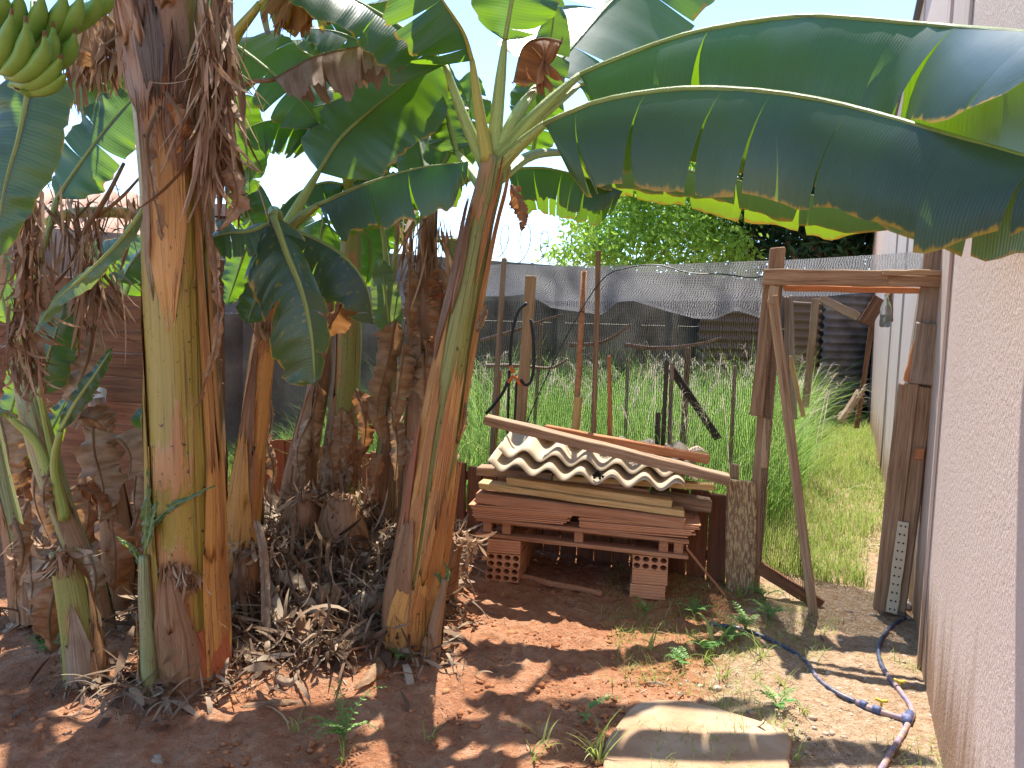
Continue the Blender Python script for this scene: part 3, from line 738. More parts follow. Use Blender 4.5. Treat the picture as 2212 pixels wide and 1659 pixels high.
# ------------------------------------------------------------------ tall grass in the yard behind the fence
FL = np.array([-0.36, 5.1, 0]); FR = np.array([1.33, 4.25, 0])     # line of the plank fence
def in_yard(x, y):
    a = acr(x, y); b = (x - 1.35) * BX[0] + (y - 4.2) * BX[1]
    lim = ((x - BL[0]) * bn[0] + (y - BL[1]) * bn[1])
    return (b > 0.35) & (lim > 0.35), a, b
def grass_field(name, n, seed, hmin, hmax, wid, cond, mat, curl=(0.6, 1.7), K=4, x0=-5.5, x1=6.5, y0=4.2, y1=14.0):
    r = np.random.RandomState(seed); x = r.uniform(x0, x1, n); y = y0 + (y1 - y0) * r.rand(n) ** 1.5
    ok, a, b = in_yard(x, y); ok &= cond(x, y, a, b, r); x, y = x[ok], y[ok]; m = len(x)
    P0 = np.stack([x, y, gz(x, y) - 0.01], 1); cl_ = 0.5 + fbm(x * 1.5, y * 1.5, 90, 3)
    L = r.uniform(hmin, hmax, m) * cl_ * (np.clip((x + 2.5 + .28 * (y - 5)) / 2.1, .22, 1) if hmin > .4 else 1); far = np.clip(y / 6, 1, 2.2)
    V, Fq, UV = ribbon_batch(P0, r.rand(m) * 6.28, r.uniform(1.15, 1.55, m), L, wid * far * r.uniform(0.6, 1.3, m), -r.uniform(*curl, m), r.normal(0, .5, m), K, -1)
    return tag(mesh_np(name, V, Fq, UV, mat), kind='stuff')
grass_field('tall_grass', 95000, 21, 0.6, 1.3, 0.0095, lambda x, y, a, b, r: (a < 0.05 - 0.02 * b + 0.25 * r.rand(len(x))) & ((a < -.32) | (b > 1.5) | (r.rand(len(x)) < .12)), GRASS)
grass_field('path_grass', 130000, 22, 0.05, 0.22, 0.006, lambda x, y, a, b, r: (a > -0.1) & (a < 0.60 + .36 * np.clip((b - .8) / 2.5, 0, 1) + .1 * r.rand(len(x))) & (fbm(x * 1.6, y * 1.6, 12, 3) + 0.35 * r.rand(len(x)) - .25 * np.clip(a - .35, 0, 1) > 0.44 - .08 * np.clip(b - 1, 0, 1)), GRASSL, K=3, x0=1, x1=6.5)
grass_field('yard_grass', 9000, 23, 0.03, 0.10, 0.004, lambda x, y, a, b, r: (a > 0.0) & (a < 0.7), GRASSL, K=3, x0=1, x1=4.5, y1=9)

def plume_geo(bases, seed, hmin=0.9, hmax=1.35, nst=16):
    r = np.random.RandomState(seed); n = len(bases); Vs = []; Fs = []; Us = []; cnt = 0
    for i in range(n):
        L = r.uniform(hmin, hmax); yaw = r.rand() * 6.28; pit = r.uniform(1.25, 1.52); cu = -r.uniform(0.25, 0.9)
        V, Fq, U = ribbon_batch(bases[i:i + 1], np.array([yaw]), np.array([pit]), np.array([L]), np.array([0.005 * max(1, bases[i][1] / 6)]), np.array([cu]), np.array([0.0]), 6, 0.9)
        Vs.append(V); Fs.append(Fq + cnt); Us.append(U); cnt += len(V)
        tip = V.reshape(-1, 2, 3).mean(1); p1 = tip[-1]; p0 = tip[-2]; ends = p0 + (p1 - p0) * np.linspace(0.1, 1.0, nst)[:, None]
        V, Fq, U = ribbon_batch(ends, yaw + r.normal(0, 0.9, nst), r.uniform(0.2, 1.0, nst), r.uniform(0.07, 0.19, nst), np.full(nst, 0.0045 * max(1, bases[i][1] / 7)), -r.uniform(0.6, 2.2, nst), r.normal(0, .4, nst), 4, -1)
        U[:, 0] = r.rand() * 0.5 + U[:, 0] * 0.5
        Vs.append(V); Fs.append(Fq + cnt); Us.append(U); cnt += len(V)
    return np.vstack(Vs), np.vstack(Fs), np.vstack(Us)
r = np.random.RandomState(31); x = r.uniform(-2.5, 5, 900); y = 5.0 + 7 * r.rand(900) ** 1.3
ok, a, b = in_yard(x, y); ok &= (a < 0.05) & (b > 0.7) & (x > -.9); x, y = x[ok][:200], y[ok][:200]
V, Fq, U = plume_geo(np.stack([x, y, gz(x, y)], 1), 5)
tag(mesh_np('grass_seed_heads', V, Fq, U, PLUME), kind='stuff')
plumes = []
for k, (u, v, Y, s) in enumerate(((1775, 900, 8.2, 3), (1742, 905, 7.6, 8), (1790, 905, 8.6, 11), (1760, 915, 7.2, 14), (1800, 905, 8.0, 23), (1722, 910, 7.0, 31))):
    p = P(u, v, Y); p[2] = float(gz(p[0], p[1]))
    V, Fq, U = plume_geo(p[None], s, 0.75, 1.15, 20)
    q3 = V.reshape(-1, 3)[-40:].mean(0) - CAM; plumes.append((float(q3 @ rgt) / float(q3 @ fwd), mesh_np('grass_plume', V, Fq, U, PLUME)))
for k, (_, o) in enumerate(sorted(plumes, key=lambda t_: t_[0])):
    tag(o, 'feathery cream grass plume beyond the gate, tip hanging %s of the six' % ('leftmost', 'second from the left', 'third from the left', 'third from the right', 'second from the right', 'rightmost')[k], 'grass stalk', 'feathery grass plumes by the passage')

# ------------------------------------------------------------------ plank fence, poles, shade nets
fdir = nrm(FR - FL); fn = np.array([fdir[1], -fdir[0], 0])
pf = empty('plank_fence', FL, 'low fence of upright reddish planks with narrow gaps behind the pallet', 'fence')
flen = np.linalg.norm(FR - FL); w = 0.118; k = 0; s = -1.75
fr = random.Random(8)
while s < flen + 0.02:
    p = FL + fdir * s; zt = 0.50 + fr.uniform(-.015, .015) + (0.03 if s > 1.0 else 0); gb = float(gz(p[0], p[1]))
    board('plank', np.array([p[0], p[1], gb - 0.05]), np.array([p[0], p[1], zt]) + fdir * fr.uniform(-.008, .008), w - 0.008 - fr.random() * 0.006, 0.02, WOODF, pf, fdir, 3, 0.002); s += w
for zz in (0.42, 0.14):
    board('rail', FL + fdir * -1.78 - fn * 0.025 + Z * zz, FR - fn * 0.025 + Z * zz, 0.06, 0.025, WOODF, pf, Z, 8, 0.003)

def fence_y(u, back=0.0):
    """world point over the fence line under pixel column u (at v=900)"""
    return plane_hit(u, 900, FL - fn * back, fn)
def pole(u0_, v0_, u1_, v1_, wpx, mat, label, back=0.06, dpt=None, round_=False, name='wooden_pole', taper=(1, 1)):
    o = FL - fn * back; a = plane_hit(u0_, v0_, o, fn); b_ = plane_hit(u1_, v1_, o, fn)
    d = a - b_; base = b_ - d * (b_[2] + 0.05) / d[2]
    wd = wpx / F * a[1]
    if round_:
        mb = MB(); tube(mb, [base, (base + a) / 2 + fdir * 0.008, a], [wd / 2 * 1.15, wd / 2, wd / 2 * 0.85], 9, n=7); ob = mb.build(name, mat, None, True)
    else:
        mb = MB(); board_mb(mb, base, a, wd, dpt or wd * 0.7, fdir, RB, 5, 0.002, taper); ob = bevel(mb.build(name, mat))
    return tag(ob, label, 'pole', 'poles of the net fence')
pole(1089, 557, 1062, 985, 10, WOODG, 'thin grey pole at the left end of the net fence', 0.10)
pole(1147, 597, 1125, 905, 23, WOODT, 'broad light tan board standing upright with the black hose hooked over it', 0.12, 0.03)
pole(1262, 585, 1240, 925, 14, WOODR, 'round reddish brown pole leaning slightly, right of the tan board', 0.14, None, True)
pole(1249, 857, 1243, 930, 14, WOODY, 'short yellowish split post in front of the reddish pole', 0.05, 0.05)
pole(1293, 540, 1282, 935, 10, WOODW, 'tallest thin brown pole of the net fence', 0.08)
pole(1316, 768, 1318, 945, 14, WOODO, 'pointed orange brown stake among the fence poles', 0.16, 0.03, taper=(1.3, 0.35))
pole(1441, 778, 1432, 955, 9, WOODK, 'blackened stake standing left of the diagonal brace', 0.16)
pole(1421, 890, 1420, 960, 10, WOODK, 'short blackened stump at the foot of the stake', 0.10)
pole(1452, 785, 1446, 955, 9, WOODG, 'grey slat beside the blackened stake', 0.2)
pole(1486, 750, 1476, 950, 12, WOODG, 'greyed post seen through the net', 0.9)
pole(1356, 775, 1351, 950, 7, WOODG, 'thin grey stake deep in the tall grass', 1.1)
pole(1588, 790, 1580, 950, 8, WOODG, 'grey stake in the grass left of the gate', 1.0)
pole(1170, 700, 1152, 950, 7, WOODG, 'thin leaning stick behind the tan board', 0.8)
pole(1078, 800, 1066, 990, 11, WOODR, 'red brown slat behind the thin grey pole', 0.16)
o = FL - fn * 0.7
pA, pB = plane_hit(1450, 795, o, fn), plane_hit(1552, 948, o, fn)
tag(board('diagonal_brace', pA, pB, 0.05, 0.03, WOODK, None, Z), 'dark diagonal brace slanting down into the grass', 'brace')
def branch(name, pts, r0_, mat, label):
    mb = MB(); tube(mb, pts, [r0_, r0_ * 0.8, r0_ * 0.5], 7, n=12); return tag(mb.build(name, mat, None, True), label, 'branch', 'dry branches tied along the net fence')
o = FL - fn * 0.45
for pts, lab in (([(1040, 735), (1110, 715), (1180, 690), (1215, 680)], 'dry branch crossing high behind the tan board'),
                 ([(1050, 790), (1120, 790), (1190, 795), (1225, 775)], 'pale dry branch low behind the tan board'),
                 ([(1230, 745), (1290, 742), (1330, 725), (1362, 700)], 'pale forked branch behind the tallest pole'),
                 ([(1350, 745), (1420, 752), (1500, 745), (1560, 730)], 'long thin branch across the grass seed heads')):
    branch('dry_branch', [plane_hit(u, v, o, fn) for u, v in pts], 0.016, WOODG, lab)

def net_sheet(name, top, bot, topback, botback, mat, label, nx=60, ny=10, amp=0.03, seed=1, parent=None, cat='net'):
    """top / bot: pixel polylines on planes behind the fence line"""
    tu = np.array(top, float); bu = np.array(bot, float); mb = MB(); vs = []; uv = []
    for i in range(nx + 1):
        t = i / nx
        u1 = tu[0, 0] + (tu[-1, 0] - tu[0, 0]) * t; v1 = np.interp(u1, tu[:, 0], tu[:, 1])
        u2 = bu[0, 0] + (bu[-1, 0] - bu[0, 0]) * t; v2 = np.interp(u2, bu[:, 0], bu[:, 1])
        a = plane_hit(u1, v1, FL - fn * topback, fn); b_ = plane_hit(u2, v2, FL - fn * botback, fn)
        for j in range(ny + 1):
            s = j / ny; p = a + (b_ - a) * s
            w = amp * (float(fbm(t * 14, s * 2.5, seed, 3)) - 0.5) * 2
            p = p + fn * w * (1 if 0 < j else 0.3) - Z * 0.04 * math.sin(math.pi * s) * (topback > botback + 0.3)
            vs.append(p); uv.append((float((p - FL) @ fdir), s * np.linalg.norm(b_ - a)))
    k = ny + 1; fs = [(i * k + j, i * k + j + 1, (i + 1) * k + j + 1, (i + 1) * k + j) for i in range(nx) for j in range(ny)]
    mb.add(vs, fs, uv); o = mb.build(name, mat, parent, True); return tag(o, label, cat)
net_sheet('shade_net', [(1040, 572), (1100, 571), (1200, 575), (1400, 573), (1550, 567), (1680, 562)],
          [(1040, 640), (1090, 640), (1140, 635), (1190, 665), (1240, 672), (1300, 680), (1330, 652), (1370, 650), (1440, 672), (1500, 688), (1545, 690), (1590, 670), (1650, 690), (1680, 680)],
          0.75, 0.13, NETD, 'crumpled grey shade net sagging in scallops along the top of the fence', seed=4, amp=0.05)
net_sheet('shade_net', [(1690, 562), (1800, 556), (1900, 550), (2020, 540)], [(1690, 640), (1800, 640), (1900, 632), (2020, 620)], 1.3, 0.35, NETD,
          'grey shade net stretched behind the gate lintel', nx=30, seed=9, amp=0.03)
net_sheet('shade_net', [(1030, 650), (1200, 650), (1400, 650), (1640, 650)], [(1030, 1060), (1640, 1060)], 0.2, 0.16, NETO,
          'thin black see through net hanging in front of the tall grass', nx=50, ny=8, seed=14, amp=0.02)
net_sheet('shade_net', [(440, 640), (700, 640), (1020, 640)], [(440, 1040), (1020, 1040)], 0.6, 0.5, NETO,
          'dark see through net behind the middle banana stems', nx=50, ny=8, seed=15, amp=0.03)
net_sheet('shade_net', [(440, 560), (700, 570), (1020, 575)], [(440, 690), (560, 670), (700, 700), (860, 665), (1020, 690)], 1.1, 0.55, NETD,
          'glinting grey shade net behind the banana leaves', nx=40, seed=19, amp=0.05)
# wire strung over the net
def wire(name, pts, r_, mat, label, cat):
    mb = MB(); tube(mb, pts, r_, 5, n=40); return tag(mb.build(name, mat, None, True), label, cat)
o = FL - fn * 0.05
wire('black_cable', [plane_hit(u, v, o, fn) for u, v in ((1105, 1000), (1160, 860), (1230, 715), (1300, 605), (1350, 580), (1420, 572), (1490, 590), (1560, 592), (1620, 600), (1655, 596))], 0.004, BLACKP,
     'thin black cable looping over the shade net and down beside the tan board', 'cable')
o = FL + fn * 0.03
hz = empty('garden_hose', plane_hit(1100, 990, o, fn), 'black garden hose with orange connectors looped over the tan board', 'hose')
def hose_part(name, px, r_, mat, parent, n=24, oo=None):
    mb = MB(); tube(mb, [plane_hit(u, v, o if oo is None else oo, fn) for u, v in px], r_, 8, n=n); return mb.build(name, mat, parent, True)
hose_part('hose', [(1138, 655), (1120, 672), (1108, 710), (1102, 760), (1103, 795)], 0.011, BLACKP, hz)
hose_part('hose', [(1146, 690), (1152, 730), (1153, 790), (1146, 825), (1135, 832), (1125, 820)], 0.010, BLACKP, hz)
hose_part('hose', [(1098, 822), (1085, 850), (1062, 880), (1050, 893)], 0.011, BLACKP, hz)
hose_part('hose', [(1100, 800), (1098, 870), (1095, 990)], 0.009, BLACKP, hz)
hose_part('hose', [(1116, 820), (1112, 900), (1108, 995)], 0.008, BLACKP, hz)
hose_part('connector', [(1103, 790), (1109, 806)], 0.014, ORANGEP, hz, 3)
hose_part('connector', [(1113, 812), (1125, 832)], 0.014, ORANGEP, hz, 3)
hose_part('connector', [(1109, 812), (1098, 826)], 0.012, ORANGEP, hz, 3)

# ------------------------------------------------------------------ pallet with bricks, tiles, planks and sheets
SO = G(1048, 1252); SR = G(1440, 1301); SO[2] = 0; SR[2] = 0
sx = nrm(SR - SO); sy = np.array([-sx[1], sx[0], 0]); gz0 = float(gz(SO[0], SO[1])); gz1 = float(gz(SR[0], SR[1]))
Lx = np.linalg.norm(SR - SO)
def SP(cx, cy_, yo): return plane_hit(1003 + .2696 * cx, 867.5 + .2696 * cy_, SO + sy * yo, sy)
def S(x, y, z): return SO + sx * x + sy * y + Z * (z + gz0 + (gz1 - gz0) * x / Lx)
def hollow_brick(c, name='hollow_brick', holes=True, w=0.19, h=0.079, d=0.19, rot=0.0):
    ax = sx * math.cos(rot) + sy * math.sin(rot); ay = sy * math.cos(rot) - sx * math.sin(rot); mb = MB()
    if holes:
        cw, ch = w / 4, h / 2
        for i in range(4):
            for j in range(2):
                cx = -w / 2 + cw * (i + .5); cz = -h / 2 + ch * (j + .5); vs = []
                for yy in (-d / 2, d / 2):
                    for k in range(8):
                        a = k * math.pi / 4; q = max(abs(math.cos(a)), abs(math.sin(a)))
                        vs.append(c + ax * (cx + math.cos(a) / q * cw / 2) + Z * (cz + math.sin(a) / q * ch / 2) + ay * yy)
                    for k in range(8):
                        a = k * math.pi / 4 + 0.39; vs.append(c + ax * (cx + math.cos(a) * cw * .40) + Z * (cz + math.sin(a) * ch * .40) + ay * yy)
                fs = []
                for k in range(8):
                    k2 = (k + 1) % 8
                    fs.append((k, k2, 8 + k)); fs.append((k2, 8 + k2, 8 + k)); fs.append((16 + k, 24 + k, 16 + k2)); fs.append((16 + k2, 24 + k, 24 + k2))
                    fs.append((8 + k, 8 + k2, 24 + k2, 24 + k))
                mb.add(vs, fs)
        box = [c + ax * a * w / 2 + ay * b * d / 2 + Z * e * h / 2 for a, b, e in ((-1, -1, -1), (1, -1, -1), (1, 1, -1), (-1, 1, -1), (-1, -1, 1), (1, -1, 1), (1, 1, 1), (-1, 1, 1))]
        mb.add(box, [(0, 3, 2, 1), (4, 5, 6, 7), (0, 4, 7, 3), (1, 2, 6, 5)])
    else:
        prof = []; n = 5
        for i in range(n):                      # grooves moulded along the faces
            z0, z1 = -h / 2 + h * i / n, -h / 2 + h * (i + 1) / n
            prof += [(-d / 2 + .004, z0), (-d / 2, z0 + .004), (-d / 2, z1 - .004)]
        prof.append((-d / 2 + .004, h / 2)); prof += [(d / 2, h / 2), (d / 2, -h / 2)]
        m = len(prof); vs = [c + ax * a * w / 2 + ay * y_ + Z * z_ for a in (-1, 1) for y_, z_ in prof]
        mb.add(vs, [(k, (k + 1) % m, m + (k + 1) % m, m + k) for k in range(m)] + [tuple(range(m - 1, -1, -1)), tuple(range(m, 2 * m))])
    return mb.build(name, CLAY)
br = random.Random(3)
for col, x0 in (('left', 0.0), ('right', Lx - 0.20)):
    for lay in range(3):
        for dp in range(3):
            holes = (lay < 2) if col == 'left' else (lay == 2)
            c = S(x0 + 0.1 + br.uniform(-.006, .006), 0.097 + dp * 0.197 + (br.uniform(-.008, .008) if dp == 0 else 0), 0.040 + lay * 0.0815)
            o = hollow_brick(c, 'hollow_brick', holes, rot=br.uniform(-.03, .03))
            pos_ = ('at the bottom', 'in the middle', 'on top')[lay]
            if dp == 0:
                tag(o, '%s clay brick %s of the %s column under the pallet' % ('front hollow' if holes else 'front grooved', pos_, col), 'brick', 'hollow bricks under the pallet')
            else:
                tag(o, '%s row clay brick %s of the %s column under the pallet' % (('', 'second', 'rear')[dp], pos_, col), 'brick', 'hollow bricks under the pallet')
zb = 0.247
pal = empty('pallet', S(0.5, 0.3, zb), 'dusty wooden pallet resting on two columns of hollow bricks', 'pallet')
PD = 0.62; px0, px1 = -0.06, Lx + 0.10
def sboard(name, x0, x1, yc, zc, h, d, mat, parent=None, tilt=0.0, yaw=0.0):
    return board(name, S(x0, yc, zc), S(x1, yc + yaw, zc + tilt), h, d, mat, parent, Z, 6, 0.002)
for yy in (0.04, 0.31, 0.56): sboard('bottom_board', px0, px1, yy, zb + 0.012, 0.022, 0.09, WOODR, pal)
for yy in (0.04, 0.16, 0.28, 0.41, 0.53, 0.60): sboard('deck_board', px0, px1, yy, zb + 0.099, 0.022, 0.095 if yy < .6 else 0.05, WOODR, pal)
for x in (px0 + 0.06, px0 + 0.17, 0.52, Lx - 0.03, px1 - .05):
    for yy in (0.07, 0.56):
        mb = MB(); box_mb(mb, S(x, yy, zb + 0.055), 0.05, 0.11, 0.062, sx, sy); bevel(mb.build('block', WOODR, pal))
# thin terracotta tiles in two stacks
zt = zb + 0.111
for side, x0, x1, n in (('left', -0.08, 0.44, 8), ('right', 0.52, 1.12, 8)):
    for k in range(n):
        mb = MB(); ex = (br.uniform(-.012, .012) - (0.012 * k * 0.3 if side == 'left' else 0)); e2 = br.uniform(-.014, .014) + 0.008 * k * (1 if side == 'left' else .9)
        xa, xb = x0 + ex, x1 + e2
        box_mb(mb, S((xa + xb) / 2, 0.27 + br.uniform(-.01, .01), zt + 0.005 + k * 0.0096), xb - xa, 0.54, 0.0075, nrm(sx + sy * br.uniform(-.01, .01)), sy)
        o = bevel(mb.build('clay_tile', CLAY), 0.0015)
        tag(o, 'thin flat terracotta tile, %s, in the %s stack on the pallet' % (('bottommost', 'second from the bottom', 'third from the bottom', 'fourth from the bottom', 'fourth from the top', 'third from the top', 'second from the top', 'topmost')[k], side), 'tile', 'terracotta tiles in the %s stack on the pallet' % side)
def face_board(name, a, b_, yo, h, d, mat, label, seg=6, jit=0.002, up=Z, taper=(1, 1)):
    """board whose front face is centred on the pixel segment a-b of the stack close-up"""
    p0, p1 = SP(a[0], a[1], yo) + sy * d / 2, SP(b_[0], b_[1], yo) + sy * d / 2
    o = board(name, p0, p1, h, d, mat, None, up, seg, jit, taper, 0.004)
    return tag(o, label, 'plank', 'planks piled on the pallet')
face_board('wood_beam', (90, 775), (1770, 985), 0.0, 0.060, 0.10, WOODR, 'thick dark reddish beam lying directly on the clay tiles')
face_board('plank', (110, 672), (1755, 905), 0.02, 0.036, 0.10, WOODY, 'long yellow orange plank with splintered ends above the reddish beam', 8, 0.004)
face_board('plank', (330, 640), (1662, 825), 0.045, 0.042, 0.09, WOODY, 'pale yellow plank stacked second from the front beam')
face_board('plank', (480, 600), (1480, 735), 0.17, 0.04, 0.10, WOODR, 'dark red plank squeezed under the corrugated sheet')
face_board('plank', (1480, 770), (1980, 850), 0.20, 0.07, 0.10, WOODW, 'brown offcut board jutting out at the right end of the pile')
face_board('plank', (715, 615), (2005, 690), 0.14, 0.034, 0.07, WOODY, 'light yellow batten right under the corrugated sheet')
face_board('plank', (100, 560), (700, 610), 0.16, 0.05, 0.12, WOODW, 'weathered brown board at the left end under the sheet')
face_board('plank', (1700, 920), (1850, 985), 0.12, 0.045, 0.1, WOODR, 'splintered reddish board end at the right of the tiles', 6, 0.005)
def wave_sheet(name, c0, c1, depth, rise, period, amp, thick, mat, label, phase=0.0, dx=0.0):
    """front edge from c0 to c1, corrugations run back along sy and climb by rise"""
    L = np.linalg.norm(c1 - c0); ax = nrm(c1 - c0); n = int(L / period * 14); m = 6; mb = MB(); vs = []; uv = []
    upn = nrm(np.cross(ax, nrm(sy * depth + Z * rise)))
    if upn[2] < 0: upn = -upn
    for sd in (0, 1):
        for j in range(m + 1):
            for i in range(n + 1):
                t = i / n; p = c0 + ax * (L * t) + (sy * depth + Z * rise) * (j / m)
                p = p + upn * (amp * math.cos(2 * math.pi * (t * L / period + phase)) - sd * thick) - Z * 0.02 * math.sin(math.pi * t) ** 2 * 0.6
                vs.append(p); uv.append((t * L, j / m * depth))
    k = n + 1; N = k * (m + 1); fs = []
    for j in range(m):
        for i in range(n):
            a = j * k + i; fs.append((a, a + 1, a + k + 1, a + k)); a += N; fs.append((a, a + k, a + k + 1, a + 1))
    for i in range(n):
        fs.append((i, i + N, i + N + 1, i + 1)); a = m * k + i; fs.append((a, a + 1, a + N + 1, a + N))
    for j in range(m):
        a = j * k; fs.append((a, a + k, a + k + N, a + N)); a = j * k + n; fs.append((a, a + N, a + k + N, a + k))
    mb.add(vs, fs, uv); o = mb.build(name, mat, None, True); return tag(o, label, 'roof sheet', 'corrugated sheets on top of the pile')
f0, f1 = SP(185, 505, 0.0), SP(1770, 690, 0.0)
wave_sheet('corrugated_sheet', f0, f1, 0.62, 0.075, 0.176, 0.027, 0.006, FIBRO, 'lower cream corrugated sheet with its wavy front edge showing below', 0.05)
f0, f1 = SP(270, 395, 0.13), SP(1880, 590, 0.13)
wave_sheet('corrugated_sheet', f0 , f1, 0.55, 0.07, 0.176, 0.027, 0.006, FIBRO, 'upper cream corrugated sheet set back behind the diagonal beam', 0.12)
f0, f1 = SP(570, 245, 0.42), SP(1960, 425, 0.42)
wave_sheet('corrugated_sheet', f0, f1, 0.34, -0.03, 0.176, 0.021, 0.006, plain_mat('fibre_cement_orange', (0.68, 0.47, 0.33), 0.8, 0.2, 0.2, 9), 'orange dusted corrugated sheet at the back on top of the pile', 0.4)
face_board('wood_beam', (165, 150), (2130, 640), -0.01, 0.052, 0.10, WOODW, 'long weathered beam laid slanting across the corrugated sheets as a weight', 10, 0.003)
face_board('wood_beam', (640, 225), (1965, 470), 0.26, 0.050, 0.06, WOODO, 'reddish orange beam laid behind the long weathered beam')
mb = MB(); rk = random.Random(6)
for i in range(26):
    p = SP(1065 + rk.gauss(0, 16), 585 + rk.gauss(0, 14), 0.01 + rk.random() * 0.05); q = nrm(np.array([rk.gauss(0, 1), rk.gauss(0, 1), rk.gauss(0, 1)]))
    tube(mb, [p - q * .006, p, p + q * .006], [.004, .009, .004], 6)
tag(mb.build('soot_clump', ASH), 'black burnt clump stuck in a trough of the corrugated sheet', 'soot clump')

# ------------------------------------------------------------------ gate
GL = G(1625, 1276); GR = G(1925, 1322); GL[2] = 0; GR[2] = 0
gd = nrm(GR - GL); gn = np.array([gd[1], -gd[0], 0])
def GP(u, v, o=0.0): return plane_hit(u, v, GL + gn * o, gn)
gate = empty('wooden_gateway', GL, 'rough wooden gateway of two posts and a lintel beside the house wall', 'gateway')
def gboard(name, a, b_, wpx, d, mat, o=0.0, parent=gate, jit=0.003, taper=(1, 1), up=None, seg=6):
    p0, p1 = GP(*a, o), GP(*b_, o); wd = wpx / F * np.linalg.norm((p0 + p1) / 2 - CAM) * 0.98
    ob = board(name, p0, p1, wd, d, mat, parent, gd if up is None else up, seg, jit, taper, 0.005); return ob
gboard('post', (1622, 1290), (1680, 536), 30, 0.06, WOODW, 0.0)
gboard('post_board', (1634, 898), (1664, 615), 26, 0.022, WOODW, 0.05)
gboard('post_board', (1650, 1010), (1658, 905), 16, 0.03, WOODT, 0.045)
gboard('post', (1922, 1322), (2032, 510), 50, 0.09, WOODG, 0.0, jit=0.006)
gboard('post_board', (1905, 1318), (1962, 830), 34, 0.03, WOODW, 0.075)
gboard('post_board', (1934, 1320), (1992, 835), 36, 0.03, WOODW, 0.062)
gboard('post_board', (1966, 828), (1990, 703), 22, 0.025, WOODO, 0.07, taper=(1.2, .6))
gboard('post_board', (1990, 830), (2008, 700), 44, 0.04, WOODG, 0.075)
gboard('post_board', (2014, 900), (2032, 705), 16, 0.03, WOODW, 0.055)
gboard('lintel', (1649, 598), (1916, 601), 33, 0.035, WOODW, 0.08, up=Z, taper=(1, .9))
gboard('lintel_board', (1905, 589), (2053, 588), 11, 0.03, WOODT, 0.10, up=Z)
gboard('lintel_board', (1840, 607), (2049, 608), 22, 0.03, WOODW, 0.075, up=Z)
gboard('lintel_board', (1692, 622), (1996, 628), 12, 0.025, WOODO, 0.03, up=Z)
gboard('wood_patch', (1984, 994), (1987, 968), 16, 0.012, WOODO, 0.092)
# perforated metal strip
st_ = gboard('metal_strip', (1926, 1325), (1952, 1128), 20, 0.006, STRIPM, 0.095)
for k in range(11):
    t = (k + 0.5) / 11
    for s in (-5, 5):
        p = GP(1926 + 26 * t + s, 1325 - 197 * t + s * .2, 0.1); mb = MB(); tube(mb, [p, p + gn * 0.0035], 0.0045, 7)
        mb.build('punched_hole', HOLE, gate)
# door leaf, swung open towards the yard
dtop = P(1674, 640, 3.92); dbot = G(1762, 1332) + Z * 0.0
door = MB(); board_mb(door, dbot + Z * 0.0, dtop, 0.028, 0.035, gd, RB, 8, 0.002)
door = bevel(door.build('door', WOODW, gate), 0.003)
ddir = nrm(np.array([GL[0] - dbot[0], GL[1] - dbot[1], 0]))
mb = MB(); board_mb(mb, dbot + ddir * 0.03 + Z * 0.0, dtop - Z * 0.02 + ddir * 0.03, 0.022, 0.03, gd, RB, 8, 0.002); mb.build('door_batten', WOODT, door)
hinge_b = GP(1640, 1226, 0.03); mb = MB(); board_mb(mb, hinge_b, G(1774, 1312) + Z * 0.01, 0.07, 0.025, Z, RB, 5, 0.002); mb.build('bottom_rail', WOODB, door)
mb = MB(); board_mb(mb, P(1668, 660, 3.93), P(1672, 618, 3.96), 0.045, 0.03, gd, RB, 3, 0.004); mb.build('door_cleat', WHITEP if False else WOODT, door)
htop = GP(1652, 660, 0.03); mb = MB(); vs = []; uv = []; nn = 14
hb = hinge_b + Z * 0.03; dbb = dbot + Z * 0.08
for i in range(nn + 1):
    for j in range(nn + 1):
        a = hb + (htop - hb) * (i / nn); b_ = dbb + (dtop - dbb) * (i / nn); p = a + (b_ - a) * (j / nn)
        vs.append(p + gn * 0.015 * math.sin(j * 1.3 + i * .6)); uv.append((j / nn * np.linalg.norm(b_ - a), i / nn * 1.6))
mb.add(vs, [(i * (nn + 1) + j, i * (nn + 1) + j + 1, (i + 1) * (nn + 1) + j + 1, (i + 1) * (nn + 1) + j) for i in range(nn) for j in range(nn)], uv)
mb.build('door_net', NETO, door)
# thick stump post with peeling paint and a stake beside it
p = GP(1600, 1282, 0.02); q = GP(1602, 1040, 0.02)
tag(board('stump_post', p - Z * .05, q, 0.155, 0.10, WOODP, None, gd, 6, 0.006, (1.05, 1), .008), 'thick square post with peeling yellow paint beside the gate', 'post')
p = GP(1583, 1270, -0.06); q = GP(1587, 1002, -0.06)
tag(board('fence_stake', p, q, 0.045, 0.04, WOODW, None, gd, 4, 0.003), 'narrow brown stake rising behind the peeling post', 'stake')
tag(board('leaning_stick', G(1567, 1290) + Z * .005, SP(1780, 1175, -0.03), 0.012, 0.012, WOODR, None, Z, 4, .001), 'thin stick leaning against the right end of the pallet', 'stick')
